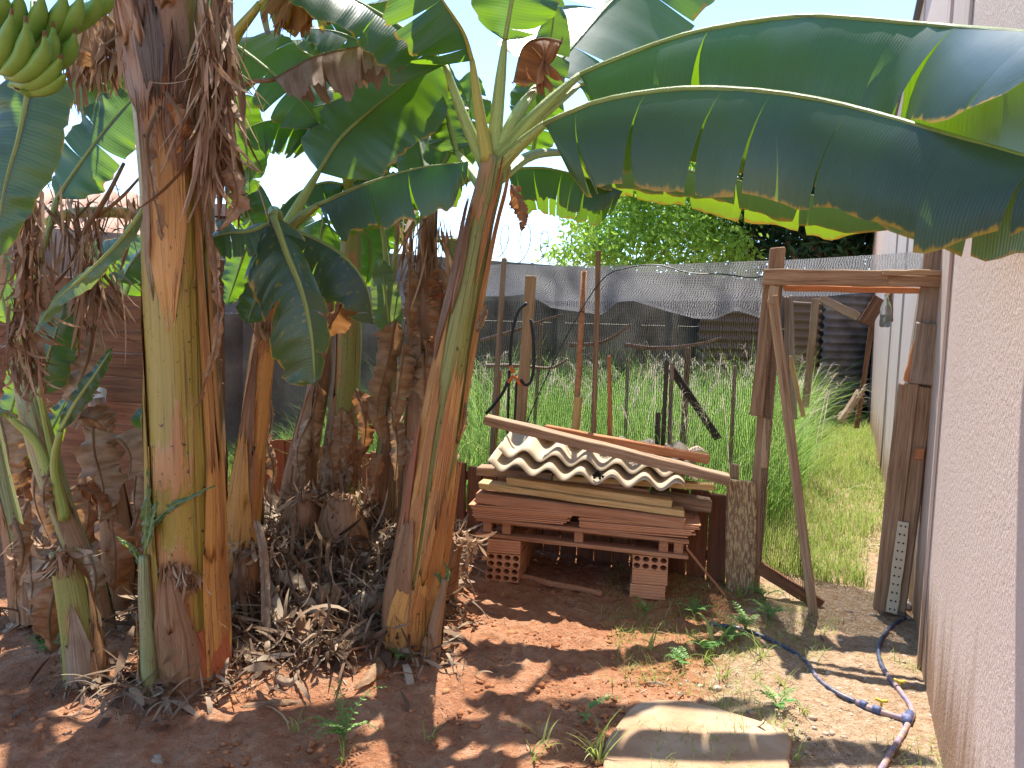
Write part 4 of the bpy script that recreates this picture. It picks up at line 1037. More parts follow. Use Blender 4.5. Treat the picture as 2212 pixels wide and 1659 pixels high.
# hanging bottle
def lathe(mb, c, prof, sides=16, mi=0):
    vs = []; fs = []; m = len(prof)
    for r_, z_ in prof:
        for k in range(sides):
            a = 2 * math.pi * k / sides; vs.append(c + np.array([math.cos(a) * r_, math.sin(a) * r_, z_]))
    for i in range(m - 1):
        for k in range(sides):
            k2 = (k + 1) % sides; fs.append((i * sides + k, i * sides + k2, (i + 1) * sides + k2, (i + 1) * sides + k))
    fs.append(tuple(range(sides - 1, -1, -1))); fs.append(tuple((m - 1) * sides + k for k in range(sides)))
    mb.add(vs, fs, None, mi)
bc = GP(1911, 707, -0.12)
bt = empty('plastic_bottle', bc, 'clear plastic bottle half full of water hanging by its neck from the gate lintel', 'bottle')
mb = MB(); lathe(mb, bc, [(.018, 0), (.027, .006), (.029, .03), (.027, .05), (.029, .07), (.029, .10), (.022, .125), (.012, .15), (.011, .172)]); mb.build('bottle_body', BOTTLE, bt, True)
nwt = NT('bottle_water'); WATER = nwt.done(nwt.bsdf((0.62, 0.74, 0.66), 0.12, None, 0.5, Transmission_Weight=0.4))
mb = MB(); lathe(mb, bc + Z * .002, [(.016, 0), (.0255, .006), (.0275, .03), (.0255, .05), (.0275, .066)]); mb.build('water', WATER, bt, True)
mb = MB(); lathe(mb, bc + Z * .172, [(.0125, 0), (.0125, .016), (.006, .018)]); mb.build('cap', WHITEP, bt, True)
mb = MB(); tube(mb, [bc + Z * .19, bc + Z * .30], .0015, 4); mb.build('string', BLACKP, bt)
# timber in the passage behind the gate
def pass_pt(u, v, b_): return plane_hit(u, v, GL + BX * b_, BX)
def pboard(name, a, ba, c, bc_, wpx, d, mat, label, up=AX):
    p0, p1 = pass_pt(*a, ba), pass_pt(*c, bc_); wd = wpx / F * np.linalg.norm(p0 - CAM)
    return tag(board(name, p0, p1, wd, d, mat, None, up, 6, .004), label, 'board', 'old boards standing in the passage')
pboard('old_board', (1714, 905), 2.0, (1705, 640), 2.0, 14, .03, WOODG, 'grey upright board just behind the open gate door')
pboard('old_board', (1740, 880), 3.5, (1762, 645), 3.5, 14, .03, WOODW, 'brown upright post in front of the far corrugated sheet')
pboard('old_board', (1700, 920), 1.2, (1699, 640), 1.2, 9, .03, WOODG, 'thin dark upright slat next to the gate post')
pboard('old_board', (1735, 900), 1.4, (1706, 770), 1.5, 9, .03, WOODY, 'short cream board leaning in the tall grass')
pboard('old_board', (1772, 645), 4.2, (1855, 685), 4.2, 16, .03, WOODW, 'weathered board nailed slanting across the far sheet', Z)
pboard('old_board', (1868, 700), 4.6, (1902, 645), 4.6, 26, .03, WOODB, 'dark broad board leaning against the house wall top')
pboard('old_board', (1850, 925), 5.0, (1885, 690), 5.0, 9, .05, WOODB, 'long dark pole leaning along the house wall')
pboard('old_board', (1815, 912), 4.6, (1858, 845), 4.8, 14, .05, WOODW, 'short bent log lying at the end of the path', Z)
pboard('old_board', (1924, 695), 1.1, (1922, 620), 1.1, 9, .02, WOODW, 'short brown slat hanging beside the bottle')

# ------------------------------------------------------------------ irrigation pipe on the path
pipe = empty('irrigation_pipe', G(1962, 1550), 'dusty blue irrigation pipe with a tee and two yellow taps across the path', 'pipe')
def pipe_part(name, px, r_, mat, n=30, dz=None):
    mb = MB(); tube(mb, [G(u, v) + Z * ((dz or r_) * 0.95) for u, v in px], r_, 9, n=n); return mb.build(name, mat, pipe, True)
pipe_part('hose', [(1530, 1351), (1600, 1362), (1650, 1380), (1700, 1405), (1740, 1432), (1765, 1468), (1800, 1497), (1850, 1522)], 0.0098, BLUEP, 44)
pipe_part('hose', [(1955, 1338), (1935, 1350), (1915, 1368), (1900, 1395), (1898, 1420), (1906, 1445), (1925, 1472)], 0.0098, BLUEP, 36)
pipe_part('pipe_section', [(1850, 1522), (1890, 1540), (1955, 1560)], 0.011, DUSTP, 12, 0.012)
pipe_part('pipe_section', [(1920, 1466), (1945, 1500), (1966, 1530), (1970, 1550), (1960, 1572), (1935, 1615), (1905, 1665), (1870, 1720)], 0.011, DUSTP, 30, 0.012)
pipe_part('fitting', [(1885, 1538), (1902, 1544)], 0.0165, BLUEF, 4, .015)
pipe_part('fitting', [(1858, 1526), (1872, 1532)], 0.0155, BLUEF, 4, .014)
pipe_part('tee_joint', [(1946, 1557), (1966, 1562)], 0.0175, DUSTP, 4, .015)
pipe_part('fitting', [(1965, 1548), (1958, 1570)], 0.0165, BLUEF, 4, .015)
for (u, v) in ((1942, 1490), (1903, 1533)):
    mb = MB(); p = G(u, v) + Z * 0.035; tube(mb, [p - AX * .022 + Z * .006, p, p + AX * .022 + Z * .006], [.006, .005, .007], 6, n=5); tube(mb, [p - Z * .02, p], .005, 6)
    mb.build('tap_handle', YELP, pipe, True)
# pale stone by the wall foot
mb = MB(); lathe(mb, G(1958, 1318), [(.02, 0), (.026, .02), (.022, .04), (.008, .05)], 9); tag(mb.build('white_bag', WHITEP, None, True), 'small white plastic scrap at the foot of the house wall', 'scrap')

# ------------------------------------------------------------------ banana plants
SIDE = 7
def make_leaf(parent, mid, w, drop=(75, 75), nh=None, mat=None, pet=None, tears=(4, 4), seed=0, name='leaf', ribmat=None, ripple=0.010,
              rib=0.011, base=0.14, tip=0.40, sweep=0.10, curl=14, pr=0.021, jag=0.03, tearvar=14, nseg=44):
    """banana leaf: mid = world points of the midrib from base to tip; w half width; drop = droop of the right / left half in degrees (number or table along t)"""
    r = random.Random(seed); mat = mat or LEAF; ribmat = ribmat or PET
    C = spline(mid, 80); T = tangents(C); L = float(np.sum(np.linalg.norm(np.diff(C, axis=0), axis=1)))
    nh = np.array(nh if nh is not None else (0, 0, 1), float); ws = w if isinstance(w, (tuple, list)) else (w, w)
    def frame(t):
        x = t * 79; i = min(int(x), 78); f = x - i; c = C[i] * (1 - f) + C[i + 1] * f; tt = nrm(T[i] * (1 - f) + T[i + 1] * f)
        N = nh - tt * (nh @ tt)
        N = nrm(N) if np.linalg.norm(N) > 0.05 else nrm(np.cross(tt, np.array([1., 0, 0])))
        return c, tt, N, np.cross(tt, N)
    def prof(t):
        a = min(1.0, (t / base)) ** 0.55 if t < base else 1.0
        b = max(0.0, (1 - t) / tip) ** 0.6 if t > 1 - tip else 1.0
        return a * b
    mb = MB()
    for hi, sg in ((0, 1), (1, -1)):
        n = tears[hi]; cuts = sorted([0.0, 1.0] + [min(0.97, max(0.05, (k + 0.5 + r.uniform(-.4, .4)) / n)) for k in range(n)]) if n else [0.0, 1.0]
        ph = r.random() * 9
        tab = [r.uniform(-1, 1) for _ in range(48)]
        def rip(x):
            x = x % 1.0 * 46; i_ = int(x); f_ = x - i_; f_ = f_ * f_ * (3 - 2 * f_); return tab[i_] * (1 - f_) + tab[i_ + 1] * f_
        for a, b in zip(cuts[:-1], cuts[1:]):
            ns = max(2, int((b - a) * nseg)); dv = r.gauss(0, tearvar) if n else 0; gap = r.uniform(0.004, 0.05) if n else 0
            cut = r.uniform(0.85, 1.0) if n else 1.0; vs = []; uv = []
            for i in range(ns + 1):
                q = i / ns; t = a + (b - a) * q; c, tt, N, Sd = frame(t)
                W = interp(t, ws[hi]) * prof(t) * (1 + jag * (1.3 * rip(t * .55 + .3) + .25 * r.uniform(-1, 1))) * (cut if 0.1 < t < .9 else 1)
                ang0 = interp(t, drop[hi]); p = c.copy() ; p = p + N * 0.002
                pin = (q - 0.5) * 2
                for j in range(SIDE):
                    s = j / (SIDE - 1)
                    if j:
                        ang = math.radians(max(-60, min(96, ang0 * (0.62 + 0.38 * s ** 0.6) + curl * (s - 0.5) + dv * s)))
                        p = p + (Sd * sg * math.cos(ang) - N * math.sin(ang)) * (W / (SIDE - 1))
                    o = tt * (sweep * W * s * s - pin * gap * s * s * min(1.0, (b - a) * L * 2)) + N * (ripple * s * 1.5 * (rip(t * .30 + s * .02) + .55 * rip(t * .75 + .2)))
                    vs.append(p + o); uv.append((t * L, 0.5 + 0.5 * sg * s))
            fs = []
            for i in range(ns):
                for j in range(SIDE - 1):
                    k = i * SIDE + j; f = (k, k + 1, k + SIDE + 1, k + SIDE); fs.append(f if sg > 0 else f[::-1])
            mb.add(vs, fs, uv)
    # face order gives the upper side: check against the first face and flip when needed
    lf = mb.build(name, mat, parent, True)
    v0 = np.array(mb.v); f0 = mb.f[len(mb.f) // 4]; nn_ = np.cross(v0[f0[1]] - v0[f0[0]], v0[f0[2]] - v0[f0[1]]); 
    c, tt, N, Sd = frame(0.4); 
    if nn_ @ (N + 0.6 * Sd) < 0: lf.data.flip_normals()
    rb = MB(); pts = [c_ - nrm(nh) * 0.0 for c_ in C[::4]]
    tube(rb, pts, [rib, rib * 0.8, rib * 0.5, rib * 0.22], 7)
    if pet is not None:
        pp = [np.array(q) for q in pet] + [C[0]]
        tube(rb, pp, [pr * 1.6, pr * 1.3, pr * 1.05, rib * 1.2], 9, n=14)
    rb.build('midrib', ribmat, lf, True)
    return lf
def PP(lst):
    return [P(*q) for q in lst]

def make_stem(parent, path, rpx, mat, seed, sheaths=5, shmats=None, wob=0.05, sides=22, top_open=True, name='pseudostem', flare=0.25):
    """pseudostem with overlapping leaf sheaths; path of (u, v, Y), radius in view pixels"""
    r = random.Random(seed); pts = [P(*q) if len(q) == 3 and abs(q[0]) + abs(q[1]) > 12 else np.array(q) for q in path]
    D = np.array([np.linalg.norm(p - CAM) for p in pts]); rad = np.array(rpx) / F * D * 0.96
    n = max(16, int(np.sum(np.linalg.norm(np.diff(np.array(pts), axis=0), axis=1)) / 0.045)); C = spline(pts, n); T = tangents(C)
    R = np.interp(np.linspace(0, 1, n), np.linspace(0, 1, len(rad)), rad)
    L = np.concatenate([[0], np.cumsum(np.linalg.norm(np.diff(C, axis=0), axis=1))])
    A = nrm(np.cross(T[0], np.array([0, 1.0, 0]))); fr = []
    for i in range(n):
        A = nrm(A - T[i] * (A @ T[i])); fr.append((A.copy(), np.cross(T[i], A)))
    ph = [r.random() * 6.28 for _ in range(6)]
    def surf(t, a, k=1.0, o=0.0):
        x = min(max(t, 0), 1) * (n - 1); i = min(int(x), n - 2); f = x - i
        c = C[i] * (1 - f) + C[i + 1] * f; A_ = fr[i][0] * (1 - f) + fr[i + 1][0] * f; B_ = fr[i][1] * (1 - f) + fr[i + 1][1] * f; rr = R[i] * (1 - f) + R[i + 1] * f
        lob = 1 + wob * (math.sin(2 * a + ph[0] + 2.0 * t) * .6 + math.sin(3 * a + ph[1] - 3 * t) * .5 + math.sin(5 * a + ph[2]) * .28)
        return c + (A_ * math.cos(a) + B_ * math.sin(a)) * (rr * lob * k + o)
    mb = MB(); vs = []; uv = []
    for i in range(n):
        for k in range(sides + 1):
            a = 2 * math.pi * k / sides; vs.append(surf(i / (n - 1), a)); uv.append((k / sides, L[i]))
    m = sides + 1; fs = [(i * m + k, i * m + k + 1, (i + 1) * m + k + 1, (i + 1) * m + k) for i in range(n - 1) for k in range(sides)]
    fs.append(tuple((n - 1) * m + k for k in range(sides)))
    mb.add(vs, fs, uv); st = mb.build(name, mat, parent, True)
    shmats = shmats or [STEMO, STEMB, STEMD]
    for s_ in range(sheaths):
        t0 = -0.02; t1 = 0.95 - (s_ + r.uniform(0, .7)) / max(1, sheaths) * 0.8; a0 = r.random() * 6.28; half = r.uniform(0.5, 1.2)
        mb = MB(); nr_ = 12; na = 13; vs = []; uv = []; off_ = 0.002 + 0.0016 * s_ ; fl = r.uniform(0.2, 1.0) * flare; jag = [r.uniform(0, .10) for _ in range(na)]
        for i in range(nr_ + 1):
            q = i / nr_
            for k in range(na):
                e = (k / (na - 1) - 0.5) * 2; wq = half * (1 - 0.75 * max(0, (q - 0.35) / 0.65) ** 1.5)
                qq = q * (1 - (jag[k] + 0.10 * abs(e)) * (q > 0.6))
                o = off_ + fl * R.mean() * max(0, q - 0.55) ** 1.6 * (1.1 if abs(e) > .6 else 0.7) + 0.004 * abs(e) ** 4
                vs.append(surf(t0 + (t1 - t0) * qq, a0 + e * wq, 1.0, o)); uv.append((0.5 + e * 0.2, L[-1] * (t0 + (t1 - t0) * q)))
        fs = [(i * na + k, i * na + k + 1, (i + 1) * na + k + 1, (i + 1) * na + k) for i in range(nr_) for k in range(na - 1)]
        mb.add(vs, fs, uv); mb.build('sheath', r.choice(shmats), parent, True)
    return surf, C, R

def hang_strips(parent, name, pts, n, lmin, lmax, wid, mat, seed, spread=0.06, pit=-1.35, curl=0.5, rib=0.0, ribmat=None):
    """shredded dry leaf: many narrow strips hanging along a rib"""
    r = np.random.RandomState(seed); C = spline(pts, 60); k = r.randint(0, 60, n); p = C[k] + r.normal(0, spread, (n, 3)) * np.array([1, .6, .4])
    V, Fq, U = ribbon_batch(p, r.rand(n) * 6.28, pit + r.normal(0, .22, n), r.uniform(lmin, lmax, n), wid * r.uniform(.4, 1.6, n), r.normal(0, curl, n), r.normal(0, 1.2, n), 6, 0.25)
    o = mesh_np(name, V, Fq, U, mat, parent, False)
    if rib:
        mb = MB(); tube(mb, C[::5], [rib, rib * .8, rib * .5], 6); mb.build('rib', ribmat or DRY, o, True)
    return o
def dry_leaf(parent, mid, w, drop=(80, 80), seed=0, mat=None, tears=(7, 7), name='dry_leaf', ripple=0.020, **kw):
    return make_leaf(parent, mid, w, drop, kw.pop('nh', None), mat or DRY, kw.pop('pet', None), tears, seed, name, kw.pop('ribmat', DRY), ripple, kw.pop('rib', 0.008), jag=0.16, curl=30, tearvar=24, **kw)

def plant(base_px, label, group='banana plants of the clump', name='banana_plant'):
    b = G(*base_px); return empty(name, b, label, 'banana plant', group), b

# --- P1: thick yellow green stem in the foreground
p1, b1 = plant((418, 1448), 'thickest banana stem, yellow green with brown streaks, standing left of the middle')
y1 = float(b1[1])
surf, C1, R1 = make_stem(p1, [tuple(b1 - Z * 0.05), (414, 1380, y1), (404, 1250, y1), (396, 1000, y1), (389, 800, y1 + .02), (378, 600, y1 + .03), (370, 400, y1 + .05), (360, 200, y1 + .07), (345, 40, y1 + .1), (335, -160, y1 + .1)],
          [62, 70, 72, 69, 65, 62, 58, 62, 74, 72], STEM1, 11, 5, [STEM1, STEM1, STEMO], 0.05, 28, flare=0.1)
def shell(parent, surf, t0, t1, a0, half, mat, out=0.006, flare=0.02, point=1.0, seed=0, tear=0.1, name='sheath'):
    r = random.Random(seed); mb = MB(); nr_, na = 14, 15; vs = []; uv = []; jag = [r.uniform(0, tear) for _ in range(na)]
    for i in range(nr_ + 1):
        q = i / nr_
        for k in range(na):
            e = (k / (na - 1) - .5) * 2; wq = half * (1 - point * 0.85 * max(0, (q - .3) / .7) ** 1.4); qq = q * (1 - jag[k] * (q > .6))
            if t0 > 0.0: wq *= min(1, .15 + q * 2.2); qq = qq + (jag[(k * 4) % na] + .04 * abs(e)) * max(0, .3 - q) * 1.5
            vs.append(surf(t0 + (t1 - t0) * qq, a0 + e * wq, 1.0, (out * min(1, q * 5) - (.006 * (1 - min(1, q * 5))) if t0 > 0 else out) + flare * max(0, q - .5) ** 1.5 * 2 + .003 * abs(e) ** 4)); uv.append((.5 + e * .2, t0 * 3 + (t1 - t0) * q * 2))
    mb.add(vs, [(i * na + k, i * na + k + 1, (i + 1) * na + k + 1, (i + 1) * na + k) for i in range(nr_) for k in range(na - 1)], uv)
    return mb.build(name, mat, parent, True)
def facing(surf, t):
    """angle round the stem that faces the camera at height t"""
    c = np.mean([surf(t, a) for a in np.linspace(0, 6.28, 9)[:-1]], 0)
    return max(np.linspace(0, 6.28, 73), key=lambda a: (surf(t, a) - c) @ (CAM - c) / np.linalg.norm(CAM - c))
fa = facing(surf, 0.3)
def sh1(t0, t1, da, half, mat, **k): return shell(p1, surf, t0, t1, facing(surf, (t0 + t1) / 2) + da, half, mat, **k)
sgn = 1.0 if (surf(.3, fa + .5) - surf(.3, fa))[0] > 0 else -1.0      # +1 when growing angle goes to the right in the picture
sh1(-0.01, .10, sgn * -.1, 1.5, STEMR, out=.014, flare=-.01, point=.5, seed=3)
sh1(-.01, .20, sgn * -.35, .62, STEMD, out=.018, flare=.012, seed=4, tear=.25)
sh1(-.02, .36, sgn * .95, .55, STEMO, out=.013, flare=.014, point=.45, seed=5, tear=.2)
sh1(.05, .82, sgn * .85, .22, STEMO, out=.009, flare=.0, point=.7, seed=6)
sh1(.20, .66, sgn * 1.4, .35, STEMO, out=.010, flare=.012, point=.5, seed=16)
sh1(.46, .86, sgn * -.15, .62, STEMO, out=.012, flare=.012, point=.2, seed=7, tear=.2)
sh1(.50, .78, sgn * -.65, .14, DRYG, out=.02, flare=.02, seed=8)
sh1(.64, .86, sgn * .3, .42, STEMD, out=.028, flare=.035, seed=9, tear=.3)
sh1(.70, .96, sgn * -.6, .5, STEMD, out=.03, flare=.05, seed=10, tear=.3)
sh1(.74, 1.0, sgn * .1, .6, STEMB, out=.025, flare=.05, seed=12, tear=.3)
sh1(.72, .98, sgn * -.2, .3, STEMK, out=.034, flare=.03, seed=21, tear=.3)
sh1(.55, .97, sgn * 1.1, .35, DRY, out=.022, flare=.03, seed=13, tear=.2)
# torn fibres at the foot and the shredded dead leaves hanging from the crown
hang_strips(p1, 'dry_leaf', PP([(468, -60, y1 - .05), (476, 60, y1 - .08), (482, 200, y1 - .08), (478, 330, y1 - .05)]), 330, .10, .34, .011, FIBRE, 41, .028, rib=.012)
hang_strips(p1, 'dry_leaf', PP([(440, 0, y1 - .17), (446, 150, y1 - .17), (448, 300, y1 - .16)]), 130, .15, .42, .010, FIBRE, 42, .018)
hang_strips(p1, 'dry_leaf', PP([(300, 30, y1), (270, 60, y1), (235, 60, y1 + .1)]), 130, .08, .26, .014, FIBRE, 43, .04)
hang_strips(p1, 'dry_leaf', PP([(365, 1215, y1 - .16), (395, 1225, y1 - .17), (418, 1250, y1 - .16)]), 90, .03, .11, .009, FIBRE, 44, .018, curl=1.5)
dry_leaf(p1, PP([(482, 330, y1 - .1), (505, 380, y1 - .12), (512, 440, y1 - .12), (485, 480, y1 - .1), (470, 500, y1 - .1)]), .045, (30, 40), 5, DRY, (3, 3), nh=(0, -1, .1))
dry_leaf(p1, PP([(450, 480, y1 - .12), (468, 600, y1 - .14), (472, 700, y1 - .14), (455, 790, y1 - .15), (425, 880, y1 - .15)]), .018, (20, 40), 6, DRY, (2, 2), nh=(0, -1, .1))
dry_leaf(p1, PP([(345, 230, y1 - .1), (318, 300, y1 - .14), (330, 400, y1 - .14), (352, 520, y1 - .12)]), .026, (40, 50), 7, DRYG, (2, 2), nh=(0, -1, .2))
dry_leaf(p1, PP([(360, 200, y1 - .13), (392, 260, y1 - .17), (380, 330, y1 - .17)]), .05, (50, 60), 8, DRYR, (2, 1), nh=(0, -1, .3))
# crown above the picture: leaves that shade the ground
top1 = C1[-1]
for k, (az, ln, up) in enumerate(((20, 1.9, .5), (75, 2.0, .6), (120, 2.0, .6), (170, 1.9, .5), (215, 2.1, .45), (255, 1.8, .5), (330, 1.8, .6))):
    a = math.radians(az); d = np.array([math.cos(a), math.sin(a), 0])
    m = [top1 + d * .12 + Z * .35, top1 + d * .5 + Z * (.45 + up), top1 + d * 1.1 + Z * (.5 + up), top1 + d * ln + Z * (.15 + up)]
    make_leaf(p1, m, .27, (35, 35), None, LEAF, [top1 - Z * .1, top1 + Z * .2 + d * .05], (7, 7), 200 + k)

# --- A: leaning stem with the large leaves to the right
pa_, ba = plant((882, 1392), 'leaning banana stem with orange sheaths and the long arching leaves reaching to the house wall')
ya = float(ba[1])
yk = ya + .12
sA, CA, RA = make_stem(pa_, [tuple(ba - Z * .05), (890, 1300, ya), (912, 1180, ya), (938, 1000, ya + .03), (972, 800, ya + .06), (1008, 620, ya + .09), (1036, 480, yk), (1056, 400, yk), (1066, 340, yk)],
          [46, 54, 52, 47, 44, 40, 34, 30, 27], STEM2, 23, 3, [STEMO, STEMO, STEMO], .05, 24, flare=.08)
def shA(t0, t1, da, half, mat, **k): return shell(pa_, sA, t0, t1, facing(sA, (t0 + t1) / 2) + da, half, mat, **k)
fa = facing(sA, .3); sgA = 1.0 if (sA(.3, fa + .5) - sA(.3, fa))[0] > 0 else -1.0
shA(-.02, .30, sgA * -.6, .7, STEMD, out=.016, flare=.012, point=.7, seed=2)
shA(-.02, .16, sgA * .1, 1.0, STEMO, out=.018, flare=.0, point=.4, seed=3)
shA(-.02, .42, sgA * 1.0, .55, STEMO, out=.014, flare=.035, point=.8, seed=4, tear=.2)
shA(-.02, .50, sgA * -.95, .45, STEMR, out=.012, flare=.010, point=.8, seed=5)
shA(-.02, .62, sgA * .5, .45, STEMO, out=.008, flare=.006, point=.25, seed=6, tear=.15)
shA(-.02, .60, sgA * -.35, .3, STEMO, out=.008, flare=.006, point=.35, seed=26, tear=.15)
shA(.40, 1.0, sgA * 1.25, .34, STEMO, out=.012, flare=.02, point=.5, seed=7, tear=.15)
shA(.55, .92, sgA * -.95, .35, STEMD, out=.012, flare=.02, point=.8, seed=8)
shA(.72, 1.02, sgA * .5, .22, STEMO, out=.010, flare=.02, point=.9, seed=9)
shA(.66, .90, sgA * -.5, .25, STEMD, out=.012, flare=.03, point=.8, seed=29)
shA(-.02, .36, sgA * .55, .5, STEMO, out=.017, flare=.03, point=.6, seed=34, tear=.25)
K = lambda u, v, d=0: P(u, v, yk + d)
# A6 lower long leaf, A5 upper long leaf
make_leaf(pa_, PP([(1176, 268, yk - .16), (1290, 220, yk - .30), (1450, 193, yk - .58), (1600, 193, yk - .88), (1750, 211, 2.32), (1900, 246, 2.06), (2050, 290, 1.82), (2212, 335, 1.58), (2350, 384, 1.38)]), ([(0, .39), (.3, .42), (.5, .37), (.7, .31), (.88, .26), (1, .23)], .30),
          (87, 80), None, LEAFY, [K(1064, 375), K(1110, 325, -.05)], (7, 8), 61, base=.05, tip=.16, rib=.013, pr=.024, ripple=.007, tearvar=2.5, jag=.02)
make_leaf(pa_, PP([(1252, 162, yk + .02), (1330, 128, yk - .1), (1480, 75, yk - .35), (1640, 44, yk - .6), (1760, 34, yk - .85), (1900, 44, 2.34), (2050, 56, 2.12), (2212, 68, 1.62), (2350, 86, 1.28)]), ([(0, .37), (.58, .37), (.72, .27), (1, .22)], .36),
          ([(0, 84), (.60, 84), (.74, 56), (1, 46)], 80), None, LEAF, [K(1072, 345), K(1150, 255, -.01)], (5, 9), 62, base=.05, tip=.16, rib=.013, pr=.024, ripple=.007, tearvar=5, jag=.02)
# A8 leaf behind the lower long leaf, its yellowing edge shows below; A9 unseen behind the upper one, added to shadow the slab
make_leaf(pa_, PP([(1240, 330, 4.2), (1400, 352, 4.45), (1600, 392, 4.55), (1800, 432, 4.5), (1960, 480, 4.4)]), (.20, .24), (84, 80), None, LEAFEDGE, [K(1066, 395, .1), K(1150, 335, .4)], (5, 6), 163, base=.06, tip=.2, tearvar=5)
make_leaf(pa_, PP([(1250, 185, 3.8), (1400, 140, 3.85), (1560, 128, 3.88), (1720, 140, 3.88), (1860, 165, 3.85)]), (.20, .24), (80, 72), None, LEAF, [K(1068, 370, .1), K(1150, 270, .25)], (5, 6), 164, base=.06, tip=.25, tearvar=6)
# A4 upright leaf behind
make_leaf(pa_, PP([(1185, 160, yk + .5), (1252, 82, yk + .8), (1330, -5, yk + 1.1), (1450, -120, yk + 1.35), (1580, -240, yk + 1.5)]), (.46, .36), (12, 8), (0, -.85, .42), LEAF, [K(1066, 360, .02), K(1118, 245, .05)], (3, 4), 64, base=.05, tip=.3, tearvar=6, pr=.022)
# A3 and A2, towards the upper left
make_leaf(pa_, PP([(962, 142, yk + .05), (900, 85, yk + .05), (820, 30, yk + .02), (700, -30, yk - .05), (560, -60, yk - .1)]), (.26, .26), (30, 30), (.0, -.45, .9), LEAF, [K(1050, 360, .02), K(1000, 250, .03)], (3, 3), 65, base=.06, tip=.35, tearvar=6)
make_leaf(pa_, PP([(1020, 132, yk - .02), (1000, 70, yk - .08), (955, 0, yk - .15), (900, -90, yk - .2)]), (.22, .26), (62, 42), (.25, -.75, .6), LEAF, [K(1056, 350, -.02), K(1035, 240, -.03)], (1, 2), 66, base=.10, tip=.3, ribmat=PETY, tearvar=6)
# A1 central leaf going straight up
make_leaf(pa_, PP([(1090, 90, yk + .02), (1106, 0, yk), (1130, -120, yk), (1150, -300, yk - .05)]), (.22, .24), (18, 30), (.1, -.9, .2), LEAF, [K(1064, 345, .01), K(1078, 200, .02)], (2, 2), 67, base=.2, tip=.3, tearvar=6, pr=.024)
# lit leaves hanging behind the crown
make_leaf(pa_, PP([(988, 330, yk + .35), (965, 245, yk + .4), (948, 165, yk + .42)]), .12, (12, 20), (0, -1, .2), LEAF, [K(1040, 400, .15)], (1, 2), 68)
make_leaf(pa_, PP([(1120, 250, yk + .3), (1160, 180, yk + .35), (1190, 80, yk + .4), (1200, -20, yk + .4)]), .13, (25, 25), (0, -1, .2), LEAF, [K(1066, 370, .15)], (4, 3), 69)
dry_leaf(pa_, PP([(1215, 92, yk + .18), (1170, 84, yk + .18), (1130, 104, yk + .16), (1108, 180, yk + .14)]), .24, (86, 80), 70, DRYR, (5, 5))
dry_leaf(pa_, PP([(1104, 400, yk - .02), (1130, 450, yk - .04), (1128, 500, yk - .04)]), .05, (60, 60), 71, DRYR, (2, 2), nh=(0, -1, .2))
dry_leaf(pa_, PP([(1050, 660, ya + .0), (1042, 690, ya - .02), (1030, 720, ya - .02)]), .02, (40, 60), 72, DRYG, (1, 1), nh=(0, -1, .2))
dry_leaf(pa_, PP([(992, 820, ya + .05), (1005, 890, ya + .02), (990, 960, ya + .02)]), .03, (40, 60), 73, DRY, (2, 2), nh=(0, -1, .2))
dry_leaf(pa_, PP([(968, 960, ya + .05), (985, 1010, ya + .04), (968, 1060, ya + .04)]), .03, (40, 60), 74, DRY, (2, 2), nh=(0, -1, .2))

# --- P3: orange brown stem left of the litter heap
p3, b3 = plant((518, 1285), 'slim orange brown banana stem just right of the thickest stem')
y3 = float(b3[1])
s3, C3, R3 = make_stem(p3, [tuple(b3 - Z * .05), (520, 1220, y3), (530, 1100, y3), (548, 930, y3), (562, 800, y3), (574, 700, y3), (588, 580, y3), (596, 530, y3)], [30, 34, 32, 29, 27, 25, 20, 18], STEMO, 31, 6, [STEMO, STEMD, STEMR, STEM2], .06, 20, flare=.3)
Q = lambda u, v, d=0: P(u, v, y3 + d)
hang_strips(p3, 'dry_leaf', PP([(585, 690, y3 - .08), (570, 700, y3 - .1), (556, 690, y3 - .08)]), 40, .04, .14, .012, FIBRE, 45, .02)
# B1 large leaf rising to the right
make_leaf(p3, PP([(688, 372, y3 + .1), (735, 300, y3 + .12), (800, 240, y3 + .15), (870, 185, y3 + .2), (948, 118, y3 + .25)]), (.27, .26), ([(0, 8), (1, 20)], [(0, 22), (1, 30)]), (.05, -.86, .5), LEAF, [Q(594, 540), Q(630, 470, .04)], (0, 1), 81, base=.12, tip=.3, pr=.022)
# B2 leaf lying across the middle, hanging half in front
make_leaf(p3, PP([(688, 442, y3 - .1), (790, 398, y3 - .16), (900, 364, y3 - .22), (1010, 352, y3 - .28)]), (.20, .17), (84, 60), None, LEAF, [Q(594, 545), Q(640, 480, -.04)], (3, 3), 82, base=.06, tip=.1, tearvar=6, pr=.022) if False else \
make_leaf(p3, PP([(688, 442, y3 - .1), (790, 398, y3 - .16), (900, 364, y3 - .22), (1012, 350, y3 - .28)]), (.24, .2), (86, 70), None, LEAF, [Q(594, 545), Q(640, 480, -.04)], (4, 4), 82, base=.06, tip=.14, tearvar=5, pr=.022)
